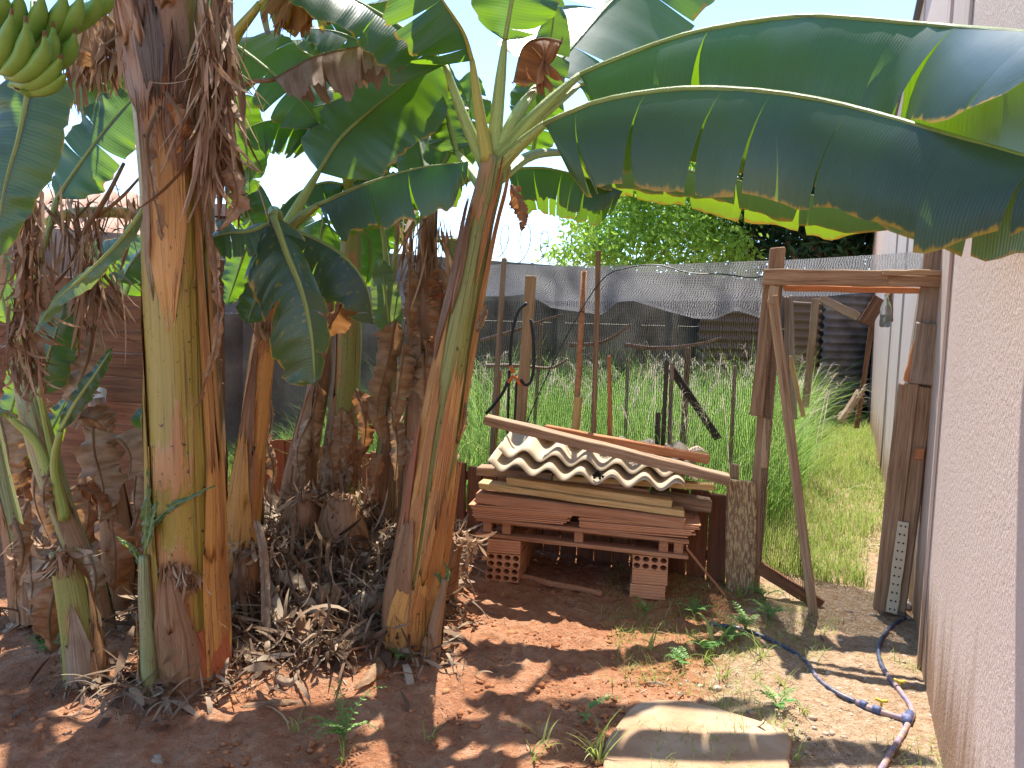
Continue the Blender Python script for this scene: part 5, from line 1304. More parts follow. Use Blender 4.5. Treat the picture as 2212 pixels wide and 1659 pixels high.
# C1 torn leaf hanging down in front with a bright midrib
make_leaf(p3, PP([(590, 468, y3 - .35), (618, 545, y3 - .42), (652, 630, y3 - .46), (672, 720, y3 - .48), (681, 832, y3 - .48)]), (.225, .10), ([(0, 14), (1, 14)], [(0, 50), (1, 40)]), (.1, -1, .2), LEAFS, [Q(596, 545), Q(600, 470, -.1), Q(590, 455, -.25)], (4, 4), 83, base=.1, tip=.32, tearvar=20, rib=.016, sweep=.5, ribmat=PET)
make_leaf(p3, PP([(588, 480, y3 - .3), (540, 500, y3 - .36), (490, 505, y3 - .4), (440, 520, y3 - .42)]), (.13, .13), (30, 25), (0, -.8, .6), LEAF, None, (4, 4), 84, base=.1, tip=.3, tearvar=12)
make_leaf(p3, PP([(600, 560, y3 - .34), (570, 610, y3 - .38), (545, 665, y3 - .4), (535, 700, y3 - .4)]), (.07, .09), (10, 10), (0, -1, .2), LEAF, None, (0, 1), 85, base=.1, tip=.2)
# C2 leaf to the right
make_leaf(p3, PP([(604, 488, y3 - .06), (680, 515, y3 - .1), (745, 556, y3 - .14), (792, 620, y3 - .16), (806, 700, y3 - .16)]), (.27, .16), (84, 70), None, LEAFS, [Q(596, 545)], (3, 4), 86, base=.08, tip=.35, tearvar=8)
dry_leaf(p3, PP([(690, 560, y3 - .05), (725, 600, y3 - .08), (738, 650, y3 - .08), (715, 700, y3 - .06), (690, 730, y3 - .05)]), .09, (60, 50), 87, DRYR, (3, 3), nh=(-.3, -1, .2))
make_leaf(p3, PP([(620, 540, y3 + .1), (640, 590, y3 + .1), (640, 660, y3 + .1)]), .06, (20, 20), (0, -1, .1), LEAFYEL, None, (1, 1), 88)

# --- P4, P5, P6, P7 behind the heap
p4, b4 = plant((648, 1052), 'dark brown leaning banana stem behind the heap, next to the thick tapering one', )
def mid_plant(e, base, path, rp, mat, seed, sh, mats=None, **k):
    return make_stem(e, [tuple(base - Z * .25)] + path, rp, mat, seed, sh, mats, .07, 20, flare=.5, **k)
y4 = 4.45
mid_plant(p4, b4 * 0 + P(640, 1110, y4), [(650, 1040, y4), (668, 930, y4), (688, 830, y4), (700, 720, y4), (708, 640, y4)], [42, 38, 30, 24, 20, 16], STEMB, 41, 6, [STEMD, STEMB, DRY])
p5, b5 = plant((735, 1050), 'thick tapering banana stem with a grey green neck in the middle of the clump')
mid_plant(p5, P(732, 1110, 4.4), [(735, 1040, 4.4), (738, 950, 4.4), (745, 860, 4.4), (752, 740, 4.4), (756, 600, 4.4), (758, 470, 4.4), (760, 400, 4.4)], [56, 48, 40, 32, 29, 25, 22, 18], STEM2, 42, 3, [STEMB, STEMD, DRY])
for k in range(7):
    a = -0.9 + k * .3; u = 735 + 46 * math.sin(a * 1.2)
    dry_leaf(p5, PP([(738 + 26 * math.sin(a), 880 + 8 * (k % 3), 4.4 - .10 * math.cos(a)), (736 + 40 * math.sin(a), 960, 4.4 - .14 * math.cos(a)), (u + 8 * math.sin(a), 1050 + 10 * (k % 2), 4.4 - .16 * math.cos(a))]), .05, (15, 15), 300 + k, (DRY, DRYG, DRYR)[k % 3], (1, 1), nh=(math.sin(a), -math.cos(a), .1), ripple=.012)
make_leaf(p5, PP([(762, 400, 4.4), (800, 330, 4.45), (850, 250, 4.5), (900, 160, 4.6)]), .16, (25, 30), (0, -.9, .4), LEAF, [P(759, 470, 4.4)], (3, 3), 91)
make_leaf(p5, PP([(748, 318, 4.45), (732, 250, 4.45), (712, 190, 4.45), (700, 110, 4.4)]), .14, (10, 10), (0, -1, .15), LEAF, [P(757, 440, 4.4)], (2, 2), 92)
make_leaf(p5, PP([(745, 400, 4.35), (700, 395, 4.3), (640, 420, 4.25), (590, 470, 4.2)]), .18, (75, 70), None, LEAF, [P(757, 450, 4.4)], (4, 4), 93)
make_leaf(p5, PP([(770, 380, 4.5), (820, 320, 4.7), (880, 300, 4.8), (940, 320, 4.9)]), .2, (70, 70), None, LEAF, [P(757, 450, 4.4)], (4, 4), 94)
p6, b6 = plant((832, 1062), 'slender young banana stem with a sword leaf right of the thick tapering one')
mid_plant(p6, P(828, 1110, 4.3), [(832, 1040, 4.3), (838, 900, 4.3), (842, 780, 4.3), (842, 660, 4.3), (840, 600, 4.3)], [30, 26, 19, 15, 12, 10], SUCK, 43, 5, [STEMB, STEMD, DRY])
make_leaf(p6, PP([(846, 735, 4.22), (838, 670, 4.2), (830, 610, 4.2), (820, 555, 4.2)]), .085, (6, 10), (.1, -1, .1), LEAFPALE, [P(848, 800, 4.25)], (1, 0), 95, base=.2, tip=.35)
make_leaf(p6, PP([(822, 470, 4.3), (812, 420, 4.3), (800, 360, 4.35)]), .13, (20, 20), (0, -1, .2), LEAF, [P(840, 640, 4.3), P(832, 540, 4.3)], (1, 1), 96, ribmat=PET, pr=.014)
make_leaf(p6, PP([(862, 480, 4.3), (868, 430, 4.3), (850, 370, 4.35)]), .13, (20, 20), (0, -1, .2), LEAF, [P(842, 640, 4.3), P(853, 560, 4.3)], (1, 1), 97, pr=.014)
p7, b7 = plant((898, 1075), 'banana stem wrapped in hanging dry brown leaves behind the leaning stem')
mid_plant(p7, P(895, 1120, 4.2), [(898, 1060, 4.2), (904, 900, 4.2), (912, 750, 4.2), (920, 600, 4.2), (926, 480, 4.2), (930, 400, 4.2)], [42, 38, 32, 29, 26, 22, 18], STEMB, 44, 4, [STEMB, DRY])
rr = random.Random(17)
for k in range(17):
    u = rr.uniform(868, 975); v0_ = rr.uniform(470, 800); ln = rr.uniform(90, 200); dx = rr.uniform(-35, 35)
    yy = 4.2 - .12 - rr.random() * .12
    dry_leaf(p7, PP([(u, v0_, yy), (u + dx * .5, v0_ + ln * .5, yy - .04), (u + dx, v0_ + ln, yy)]), rr.uniform(.045, .10), (rr.uniform(20, 80), rr.uniform(20, 80)), 400 + k, (DRY, DRYG, DRY, DRYR)[k % 4], (2, 2), nh=(rr.uniform(-.6, .6), -1, .1), ripple=.03)
dry_leaf(p7, PP([(855, 690, 4.1), (838, 780, 4.08), (815, 880, 4.08), (830, 960, 4.1)]), .10, (20, 50), 430, DRY, (2, 2), nh=(.2, -1, .1), ripple=.03)
dry_leaf(p7, PP([(880, 950, 4.05), (905, 990, 4.02), (935, 1020, 4.0)]), .08, (40, 40), 431, DRYG, (1, 2), nh=(0, -1, .3))
make_leaf(p7, PP([(932, 400, 4.25), (970, 330, 4.3), (1010, 240, 4.4), (1020, 150, 4.5)]), .17, (20, 20), (0, -1, .3), LEAF, [P(928, 470, 4.2)], (3, 3), 98)
make_leaf(p7, PP([(925, 395, 4.3), (905, 300, 4.5), (880, 200, 4.7), (850, 120, 4.9)]), .19, (20, 24), (0, -1, .3), LEAF, [P(928, 470, 4.2)], (3, 3), 99)
make_leaf(p7, PP([(1095, 366, 4.35), (1180, 364, 4.35), (1265, 384, 4.32), (1345, 414, 4.28)]), (.22, .28), (82, 84), None, LEAFY, [P(932, 440, 4.25), P(1010, 385, 4.32)], (6, 7), 63, base=.08, tip=.15, tearvar=8)
make_leaf(p7, PP([(945, 520, 4.25), (990, 520, 4.35), (1030, 560, 4.4)]), .12, (40, 40), (0, -.8, .5), LEAF, None, (2, 2), 100)
hang_strips(p7, 'dry_leaf', PP([(930, 440, 4.1), (905, 470, 4.08), (950, 500, 4.08)]), 60, .15, .5, .016, FIBRE, 46, .06, rib=0)

# --- Q: plant hidden behind the thick stem, its leaves fill the upper left
pq, bq = plant((452, 1215), 'banana plant hidden behind the thickest stem with leaves spreading at the upper left')
yq = float(bq[1])
make_stem(pq, [tuple(bq - Z * .05), (448, 1000, yq), (440, 800, yq), (436, 600, yq), (436, 400, yq), (440, 260, yq)], [36, 36, 33, 30, 26, 20], STEMB, 51, 4, [STEMB, STEMD], .06, 16)
q0 = P(440, 280, yq)
make_leaf(pq, PP([(562, 8, yq - .25), (620, -30, yq - .35), (690, -25, yq - .45), (750, 25, yq - .5)]), (.24, .2), (84, 70), None, LEAFYEL, [q0, P(492, 108, yq - .1)], (5, 5), 111, ribmat=PETY, pr=.030, rib=.014, base=.08)
dry_leaf(pq, PP([(600, -30, yq - .45), (640, -10, yq - .5), (690, 0, yq - .5)]), .18, (86, 80), 112, DRYR, (6, 6))
make_leaf(pq, PP([(492, 85, yq + .1), (560, 135, yq), (630, 195, yq - .1), (695, 275, yq - .15)]), (.20, .24), (18, 12), (-.25, -.75, .55), LEAF, [q0], (4, 5), 113, base=.1, tip=.3, tearvar=10)
make_leaf(pq, PP([(688, 290, yq + .1), (640, 268, yq + .1), (580, 262, yq + .1), (515, 285, yq + .1)]), (.17, .21), (86, 84), None, LEAF, [P(757, 420, 4.4), P(735, 335, yq + .2)], (9, 9), 114, base=.1, tip=.3, tearvar=8)
dry_leaf(pq, PP([(592, 172, yq - .35), (680, 124, yq - .4), (760, 104, yq - .42), (866, 90, yq - .45)]), (.25, .18), (86, 80), 115, DRYM, (3, 4), base=.12, tip=.06, ripple=.02, pet=[q0, P(522, 188, yq - .2)], pr=.012)
make_leaf(pq, PP([(500, 190, yq + .3), (520, 260, yq + .3), (535, 340, yq + .3), (540, 420, yq + .3)]), .13, (14, 10), (0, -1, .3), LEAF, [q0], (3, 3), 116)
make_leaf(pq, PP([(520, 380, yq + .4), (560, 400, yq + .4), (600, 470, yq + .4)]), .16, (60, 60), None, LEAF, [q0], (3, 3), 117)
for k, (m, w_, nh_) in enumerate((
        ([(640, 120, 4.8), (690, 60, 4.8), (760, 20, 4.8), (850, 0, 4.8)], .22, (0, -.7, .7)),
        ([(860, 130, 4.7), (800, 100, 4.7), (730, 70, 4.7), (650, 60, 4.7)], .24, (0, -.6, .8)),
        ([(900, 260, 5.0), (850, 160, 5.0), (820, 60, 5.0)], .2, (0, -1, .3)),
        ([(560, 480, 4.9), (520, 430, 4.9), (500, 350, 5.0)], .16, (0, -1, .3)),
        ([(660, 560, 5.0), (650, 500, 5.0), (610, 440, 5.0)], .14, (0, -1, .3)),
        ([(900, 470, 5.0), (860, 430, 5.0), (800, 420, 5.0), (730, 450, 5.0)], .2, (0, -.5, .9)))):
    make_leaf(pq if k < 2 else p5, PP(m), w_, (25, 25), nh_, LEAF, None, (3, 3), 120 + k)
for k, (az, ln, up) in enumerate(((30, 1.8, .7), (95, 1.9, .8), (150, 1.9, .7), (200, 1.8, .7))):
    a = math.radians(az); d = np.array([math.cos(a), math.sin(a), 0]); t_ = P(440, 150, yq)
    make_leaf(pq, [t_ + d * .15 + Z * .4, t_ + d * .5 + Z * (.6 + up), t_ + d * 1.1 + Z * (.7 + up), t_ + d * ln + Z * (.4 + up)], .27, (30, 30), None, LEAF, [t_, t_ + Z * .25], (6, 6), 240 + k)

# --- left cluster of suckers
ps, bs = plant((228, 1368), 'pale green banana sucker bending up to the left with a ragged brown top')
ys = float(bs[1])
make_stem(ps, [tuple(bs - Z * .05), (195, 1250, ys), (152, 1150, ys), (118, 1053, ys), (90, 960, ys), (62, 860, ys), (45, 790, ys)], [22, 23, 22, 23, 26, 24, 16], SUCK, 61, 3, [SUCK, STEMB], .04, 16, flare=.2)
make_leaf(ps, PP([(86, 850, ys - .1), (105, 770, ys - .12), (130, 690, ys - .12), (140, 650, ys - .12)]), .10, (10, 10), (0, -1, .1), LEAF, [P(128, 1040, ys), P(105, 940, ys - .05)], (0, 0), 131, base=.15, pr=.014)
make_leaf(ps, PP([(130, 930, ys - .2), (162, 872, ys - .22), (208, 805, ys - .22), (244, 750, ys - .2)]), .042, (20, 25), (.2, -1, .2), LEAF, [P(140, 1120, ys - .05), P(118, 1010, ys - .12)], (0, 0), 132, base=.3, tip=.5, pr=.016)
make_leaf(ps, PP([(20, 900, ys - .1), (-10, 880, ys - .15), (-60, 870, ys - .2)]), .06, (30, 30), None, LEAF, [P(118, 1060, ys - .03), P(80, 960, ys - .06)], (0, 0), 133, pr=.018)
make_leaf(ps, PP([(122, 432, ys), (162, 370, ys), (212, 300, ys), (262, 240, ys), (310, 190, ys)]), (.17, .15), (10, 14), (-.1, -1, .2), LEAF, [P(60, 800, ys), P(75, 600, ys), P(108, 490, ys)], (1, 2), 134, base=.2, tip=.3, pr=.015)
make_leaf(ps, PP([(290, 290, ys + .2), (235, 225, ys + .2), (195, 150, ys + .2), (180, 80, ys + .2)]), .15, (20, 25), (0, -1, .3), LEAF, None, (2, 2), 135)
hang_strips(ps, 'dry_leaf', PP([(60, 390, ys - .35), (58, 520, ys - .35), (50, 640, ys - .33), (52, 800, ys - .3)]), 300, .06, .22, .012, FIBRE, 47, .035, curl=1.0, rib=.012)
hang_strips(ps, 'dry_leaf', PP([(170, 500, ys - .1), (195, 560, ys - .12), (215, 620, ys - .12)]), 110, .14, .36, .010, FIBRE, 48, .05, pit=-1.25)
hang_strips(ps, 'dry_leaf', PP([(110, 430, ys), (170, 450, ys), (250, 440, ys), (300, 430, ys + .05)]), 70, .10, .40, .011, FIBRE, 49, .05, pit=-1.2)
dry_leaf(ps, PP([(205, 700, ys - .05), (190, 780, ys - .08), (160, 860, ys - .08), (165, 930, ys - .05)]), .10, (30, 40), 136, DRYG, (2, 2), nh=(0, -1, .2))
dry_leaf(ps, PP([(160, 900, ys), (200, 905, ys - .02), (240, 935, ys - .02)]), .11, (60, 60), 137, DRY, (1, 1), nh=(0, -1, .4))
for k, ((u0_, v0_), (u1_, v1_), w_) in enumerate((((172, 592), (272, 690), 7), ((268, 352), (168, 520), 5), ((95, 445), (215, 600), 5), ((150, 520), (262, 640), 4), ((305, 380), (210, 470), 4), ((90, 600), (200, 720), 4))):
    mb = MB(); tube(mb, [P(u0_, v0_, ys - .05), P((u0_ + u1_) / 2 + 6, (v0_ + v1_) / 2, ys - .08), P(u1_, v1_, ys - .06)], [w_ / F * ys * .7, w_ / F * ys, w_ / F * ys * .8], 6, n=8); mb.build('dry_rib', DRY, ps, True)
make_leaf(ps, PP([(312, 452, ys - .4), (255, 525, ys - .42), (190, 590, ys - .44), (120, 650, ys - .44), (72, 722, ys - .44)]), .045, (50, 10), (.3, -.8, .5), LEAFPALE, None, (0, 0), 138, base=.3, tip=.4)
mb = MB(); tube(mb, PP([(100, 482, ys + .1), (150, 462, ys + .1), (230, 458, ys + .1), (330, 466, ys + .15)]), [.022, .024, .026], 9, n=10); mb.build('petiole', PETY, ps, True)
make_leaf(ps, PP([(330, 520, ys + .4), (290, 560, ys + .4), (260, 610, ys + .4)]), .14, (50, 40), (0, -.8, .5), LEAF, None, (3, 3), 139)
make_leaf(ps, PP([(322, 585, ys + .45), (316, 615, ys + .45), (314, 645, ys + .45)]), .03, (5, 5), (0, -1, 0), LEAF, None, (2, 2), 140)
make_leaf(ps, PP([(325, 880, ys + .5), (306, 905, ys + .5), (312, 945, ys + .5)]), .05, (10, 25), (0, -1, .1), LEAF, None, (0, 0), 141, base=.3)
# near leaf at the left edge
make_leaf(ps, PP([(72, 90, 2.5), (62, 190, 2.48), (40, 300, 2.46), (12, 400, 2.45), (-16, 560, 2.45)]), (.11, .13), (12, 16), (0, -1, .15), LEAF, [P(45, 790, ys), P(70, 300, ys - .3), P(76, 20, 2.6)], (0, 0), 142, base=.2, tip=.5)
hang_strips(ps, 'dry_leaf', PP([(170, 120, ys + .1), (190, 60, ys + .1), (215, 0, ys + .1)]), 110, .12, .34, .016, FIBRE, 50, .05, rib=.01)
dry_leaf(ps, PP([(200, 0, ys - .1), (180, 70, ys - .1), (165, 140, ys - .1)]), .12, (50, 60), 143, DRY, (4, 4), nh=(0, -1, .3))

pt_, bt_ = plant((186, 1470), 'short cut banana stem with an orange base in the lower left')
make_stem(pt_, [tuple(bt_ - Z * .05), (182, 1430, float(bt_[1])), (170, 1350, float(bt_[1])), (155, 1270, float(bt_[1])), (145, 1225, float(bt_[1])), (138, 1190, float(bt_[1]))], [36, 34, 31, 29, 27, 24], STEM2, 62, 5, [STEMD, STEMO, DRYG, STEMB], .06, 18, flare=.5)
hang_strips(pt_, 'torn_top', PP([(128, 1195, float(bt_[1]) - .05), (142, 1188, float(bt_[1]) - .06), (158, 1200, float(bt_[1]) - .05)]), 70, .04, .14, .014, FIBRE, 81, .02, pit=-.9, curl=1.2)
pl_, bl_ = plant((52, 1335), 'thin grey green banana sucker at the far left edge')
make_stem(pl_, [tuple(bl_ - Z * .05), (42, 1230, float(bl_[1])), (24, 1120, float(bl_[1])), (4, 1030, float(bl_[1])), (-20, 900, float(bl_[1]))], [22, 20, 18, 15, 12], SUCK, 63, 2, [STEMB], .04, 14)
pd, bd = plant((322, 1490), 'small banana sprout with narrow curved leaves in front of the thickest stem')
yd = float(bd[1])
make_stem(pd, [tuple(bd - Z * .04), (320, 1430, yd), (317, 1340, yd), (313, 1260, yd), (311, 1200, yd)], [19, 17, 15, 14, 9], SUCK, 64, 4, [STEMO, STEMD, DRYG], .04, 14, flare=.5)
for k, (m, w_) in enumerate((([(306, 1225), (285, 1185), (262, 1168), (250, 1158)], .014), ([(314, 1200), (325, 1140), (370, 1095), (420, 1070), (465, 1048)], .018), ([(313, 1200), (315, 1130), (318, 1070), (320, 1010)], .020), ([(318, 1180), (330, 1120), (338, 1075), (340, 1058)], .014))):
    make_leaf(pd, PP([(u, v, yd - .02 * k) for u, v in m]), w_, (25, 25), (0, -.9, .5), LEAFPALE, None, (0, 0), 150 + k, base=.3, tip=.6, rib=.004)
pg, bg_ = plant((930, 1425), 'small sprout with two pale green blades at the right foot of the leaning stem')
yg = float(bg_[1])
make_stem(pg, [tuple(bg_ - Z * .04), (938, 1370, yg), (949, 1310, yg), (957, 1275, yg), (961, 1250, yg)], [20, 19, 15, 11, 7], STEMB, 65, 4, [STEMO, STEMD], .06, 14, flare=.4)
for k, m in enumerate(([(957, 1270), (950, 1250), (940, 1240), (935, 1245)], [(960, 1268), (968, 1240), (963, 1222), (955, 1212)], [(955, 1285), (955, 1262), (950, 1248), (953, 1235)])):
    make_leaf(pg, PP([(u, v, yg) for u, v in m]), .010, (20, 20), (0, -1, .3), LEAFPALE, None, (0, 0), 160 + k, base=.3, tip=.6, rib=.003)
pe, be = plant((262, 1330), 'dead brown banana stem with grey drooping leaf scraps between the sucker and the thickest stem')
ye = float(be[1]) + .1
make_stem(pe, [tuple(P(262, 1345, ye)), (256, 1200, ye), (242, 1080, ye), (226, 960, ye), (208, 860, ye)], [34, 30, 25, 20, 15], STEMB, 66, 5, [STEMD, DRY, STEMB], .08, 16, flare=.7)
dry_leaf(pe, PP([(222, 965, ye - .1), (255, 948, ye - .12), (282, 985, ye - .12), (278, 1040, ye - .1)]), .10, (60, 50), 170, DRYG, (1, 1), nh=(0, -1, .5), base=.3)
dry_leaf(pe, PP([(200, 900, ye - .1), (205, 980, ye - .14), (225, 1060, ye - .14), (215, 1130, ye - .12)]), .10, (30, 30), 171, DRYG, (3, 3), nh=(0, -1, .2))
dry_leaf(pe, PP([(170, 1050, ye - .15), (210, 1070, ye - .17), (230, 1110, ye - .17)]), .10, (60, 60), 172, DRYR, (1, 1), nh=(0, -1, .5))
dry_leaf(pe, PP([(300, 1100, ye - .2), (275, 1190, ye - .22), (255, 1270, ye - .22)]), .05, (40, 40), 173, DRY, (1, 1), nh=(0, -1, .2))
dry_leaf(pe, PP([(120, 1180, ye - .2), (100, 1280, ye - .2), (20, 1360, ye - .25), (-30, 1400, ye - .3)]), .06, (50, 50), 174, DRYG, (1, 1), nh=(0, -.6, .8))

for k, (pl, m, w_, nh_, mt) in enumerate((
        (p5, [(700, 470, 4.55), (690, 540, 4.5), (700, 620, 4.48), (720, 690, 4.48)], .15, (0, -1, .1), LEAF), (p5, [(780, 480, 4.5), (800, 540, 4.5), (790, 620, 4.5)], .13, (0, -1, .1), LEAF),
        (p4, [(640, 560, 4.6), (620, 620, 4.6), (625, 690, 4.6)], .10, (0, -1, .1), LEAFYEL), (p4, [(700, 640, 4.4), (660, 610, 4.4), (600, 620, 4.4), (540, 650, 4.4)], .12, (0, -.8, .6), LEAF),
        (p7, [(880, 430, 4.6), (850, 480, 4.6), (830, 540, 4.6)], .14, (0, -1, .2), LEAF), (p7, [(960, 300, 4.7), (930, 360, 4.7), (890, 420, 4.7)], .15, (0, -1, .3), LEAF),
        (p3, [(560, 470, 4.4), (530, 540, 4.4), (510, 600, 4.4), (490, 660, 4.4)], .12, (0, -1, .2), LEAF), (p5, [(740, 200, 4.9), (790, 120, 5.0), (860, 60, 5.0)], .2, (0, -.8, .6), LEAF))):
    make_leaf(pl, PP(m), w_, (20, 25), nh_, mt, None, (3, 3), 600 + k)
for k, (pl, u, v, ln, dx, Y) in enumerate(((p4, 690, 820, 170, -14, 4.3), (p4, 672, 900, 150, -30, 4.3), (p5, 770, 840, 150, 20, 4.25), (p3, 575, 950, 120, 16, 3.75), (p3, 560, 820, 140, 26, 3.8), (p3, 530, 1120, 140, -8, 3.75),
                                          (p4, 705, 960, 120, 14, 4.25), (p6, 845, 880, 160, 14, 4.12), (p6, 825, 980, 110, -14, 4.1), (pl_, 30, 1120, 130, 20, 3.1), (pl_, 60, 1180, 150, 10, 3.15), (pe, 240, 1120, 170, 10, 3.3), (ps, 110, 1010, 110, -16, 3.2), (ps, 185, 1180, 130, 22, 3.15), (pt_, 120, 1260, 150, -14, 2.98))):
    dry_leaf(pl, PP([(u, v, Y), (u + dx, v + ln * .5, Y - .04), (u + dx * .6, v + ln, Y)]), .045 + .02 * (k % 3), (40, 50), 640 + k, (DRY, DRYG, DRYR)[k % 3], (2, 1), nh=((k % 5 - 2) * .25, -1, .1))
for k, (pl, m, w_, nh_) in enumerate(((p7, [(1000, 340, 3.95), (985, 270, 3.95), (965, 190, 4.0), (950, 120, 4.0)], .12, (.2, -1, .1)), (p5, [(905, 330, 4.6), (890, 260, 4.6), (905, 190, 4.65)], .14, (0, -1, .1)),
        (pq, [(530, 470, 4.3), (512, 400, 4.3), (508, 330, 4.35), (500, 250, 4.35)], .10, (0, -1, .1)), (pq, [(720, 300, 4.5), (740, 240, 4.5), (770, 190, 4.5)], .13, (0, -1, .1)), (p3, [(560, 540, 4.3), (545, 480, 4.3), (520, 430, 4.3)], .10, (0, -1, .1)),
        (p5, [(690, 130, 4.6), (640, 110, 4.6), (590, 130, 4.6), (560, 170, 4.6)], .14, (0, -.8, .5)), (p7, [(1150, 330, 4.4), (1170, 250, 4.4), (1200, 170, 4.4)], .14, (0, -1, .1)))):
    make_leaf(pl, PP(m), w_, (15, 20), nh_, LEAF, None, (1, 2), 760 + k)
rr = random.Random(91)
for k in range(20):
    u = rr.uniform(-20, 150) if k < 13 else rr.uniform(170, 320); v0_ = rr.uniform(840, 1080) if k < 13 else rr.uniform(930, 1120); ln = rr.uniform(110, 220); Y = rr.uniform(3.75, 4.4)
    dry_leaf(pe if k % 2 else ps, PP([(u, v0_, Y), (u + rr.uniform(-25, 25), v0_ + ln * .5, Y - .05), (u + rr.uniform(-40, 40), v0_ + ln, Y)]), rr.uniform(.05, .11), (rr.uniform(15, 60), rr.uniform(15, 60)), 700 + k, (DRY, DRYG, DRYR, DRYM)[k % 4], (2, 2), nh=(rr.uniform(-.5, .5), -1, .1))
for k, (pts, w_) in enumerate((([(-10, 990, 3.9), (20, 900, 3.9), (40, 820, 3.9), (40, 740, 3.9)], .10), ([(60, 1010, 4.2), (110, 930, 4.2), (150, 850, 4.2)], .09), ([(270, 640, 4.2), (300, 560, 4.2), (330, 500, 4.2)], .14), ([(150, 620, 4.3), (220, 560, 4.3), (290, 530, 4.3)], .15), ([(20, 700, 3.6), (0, 620, 3.6), (-10, 520, 3.6)], .12))):
    make_leaf(ps, PP(pts), w_, (20, 25), (0, -1, .2), LEAF, None, (2, 2), 740 + k)
# ------------------------------------------------------------------ stumps in the litter heap
def stump(px, Y, rpx, mat, label, seed, nfib=70):
    b_ = P(px[0][0], px[0][1], Y); e = empty('banana_stump', b_, label, 'stump', 'cut stumps of the banana clump')
    s_, C_, R_ = make_stem(e, [(u, v, Y) for u, v in px], rpx, mat, seed, 3, [STEMD, DRY], .10, 16, name='stump_body', flare=.6)
    hang_strips(e, 'torn_top', [C_[-1] + np.array([-.05, -.02, 0]), C_[-1] + Z * .02, C_[-1] + np.array([.05, -.02, 0])], nfib, .05, .17, .014, FIBRE, seed, .04, pit=-.5, curl=1.6)
stump([(650, 1190), (653, 1130), (658, 1085), (662, 1062)], 4.0, [44, 46, 40, 26], STEMD, 'round brown fibrous stump at the upper left of the litter heap', 71)
stump([(738, 1200), (738, 1140), (735, 1100), (733, 1075)], 3.95, [58, 56, 44, 30], STEMB, 'broad pale stump shredded at the top in the middle of the litter heap', 72, 110)
stump([(952, 1285), (962, 1220), (975, 1180), (986, 1160)], 3.75, [34, 34, 30, 22], STEMD, 'brown stump right behind the foot of the leaning stem', 73)
stump([(512, 1345), (528, 1260), (545, 1190)], 3.35, [30, 28, 16], STEMD, 'ribbed brown stump between the thickest stem and the litter heap', 74, 50)
stump([(88, 1335), (82, 1250), (78, 1185)], 3.4, [34, 32, 22], STEMD, 'dark rotten stump between the thin sucker at the left edge and the pale green sucker', 76, 60)
stump([(642, 1430), (648, 1360), (652, 1330)], 3.12, [16, 13, 8], STEMB, 'small upright brown shoot stub at the front of the litter heap', 75, 16)

# ------------------------------------------------------------------ litter heap
r = np.random.RandomState(77); n = 6000
a = r.rand(n) * 6.28; q = r.rand(n) ** .5
x = -1.0 + np.cos(a) * q * .78; y = 3.95 + np.sin(a) * q * .98
k = x < -.28; x, y = x[k], y[k]
P0 = np.stack([x, y, gz(x, y) + r.uniform(0, .09, len(x))], 1); n = len(x)
V, Fq, U = ribbon_batch(P0, r.rand(n) * 6.28, r.normal(-.05, .45, n), r.uniform(.07, .36, n), r.gamma(1.7, .0075, n).clip(.003, .06), r.normal(-.6, 1.6, n), r.normal(0, 1.6, n), 6, .25)
tag(mesh_np('leaf_litter', V, Fq, U, LITTER), kind='stuff')
# looser scraps towards the front and round the stems
n = 1300; x = r.uniform(-2.5, -.15, n); y = r.uniform(2.75, 4.4, n); d_ = fbm(x * 2, y * 2, 71, 3); k = (d_ > .48) & (y > 2.75 + .35 * np.abs(x + 1.1)); x, y = x[k], y[k]; n = len(x)
V, Fq, U = ribbon_batch(np.stack([x, y, gz(x, y) + .012], 1), r.rand(n) * 6.28, r.normal(.05, .2, n), r.uniform(.05, .22, n), r.gamma(2., .006, n).clip(.003, .03), r.normal(-.3, .8, n), r.normal(0, .8, n), 5, .25)
tag(mesh_np('leaf_scraps', V, Fq, U, LITTER), kind='stuff')
n = 260; x = r.uniform(-.9, 2.2, n); y = r.uniform(2.2, 4.2, n)
V, Fq, U = ribbon_batch(np.stack([x, y, gz(x, y) + .008], 1), r.rand(n) * 6.28, r.normal(.05, .15, n), r.uniform(.02, .09, n), r.gamma(1.6, .0022, n).clip(.0012, .012), r.normal(-.2, .6, n), r.normal(0, .8, n), 4, .25)
tag(mesh_np('twig_litter', V, Fq, U, LITTER), kind='stuff')
bases = [b1, ba, b3, bt_, bd, bg_, bl_, bs, be, G(420, 1490), G(350, 1500), G(480, 1450)]
q_ = []; rs3 = np.random.RandomState(19)
for b_ in bases:
    m = 75; a = rs3.rand(m) * 6.28; d_ = rs3.gamma(3, .045, m).clip(.06, .36); q_.append(np.stack([b_[0] + np.cos(a) * d_, b_[1] + np.sin(a) * d_ * .9], 1))
q_ = np.vstack(q_); n = len(q_)
V, Fq, U = ribbon_batch(np.stack([q_[:, 0], q_[:, 1], gz(q_[:, 0], q_[:, 1]) + rs3.uniform(.005, .05, n)], 1), rs3.rand(n) * 6.28, rs3.normal(.1, .4, n), rs3.uniform(.06, .28, n), rs3.gamma(2., .0065, n).clip(.003, .035), rs3.normal(-.7, 1.1, n), rs3.normal(0, 1.2, n), 6, .25)
tag(mesh_np('leaf_scraps', V, Fq, U, LITTER), kind='stuff')
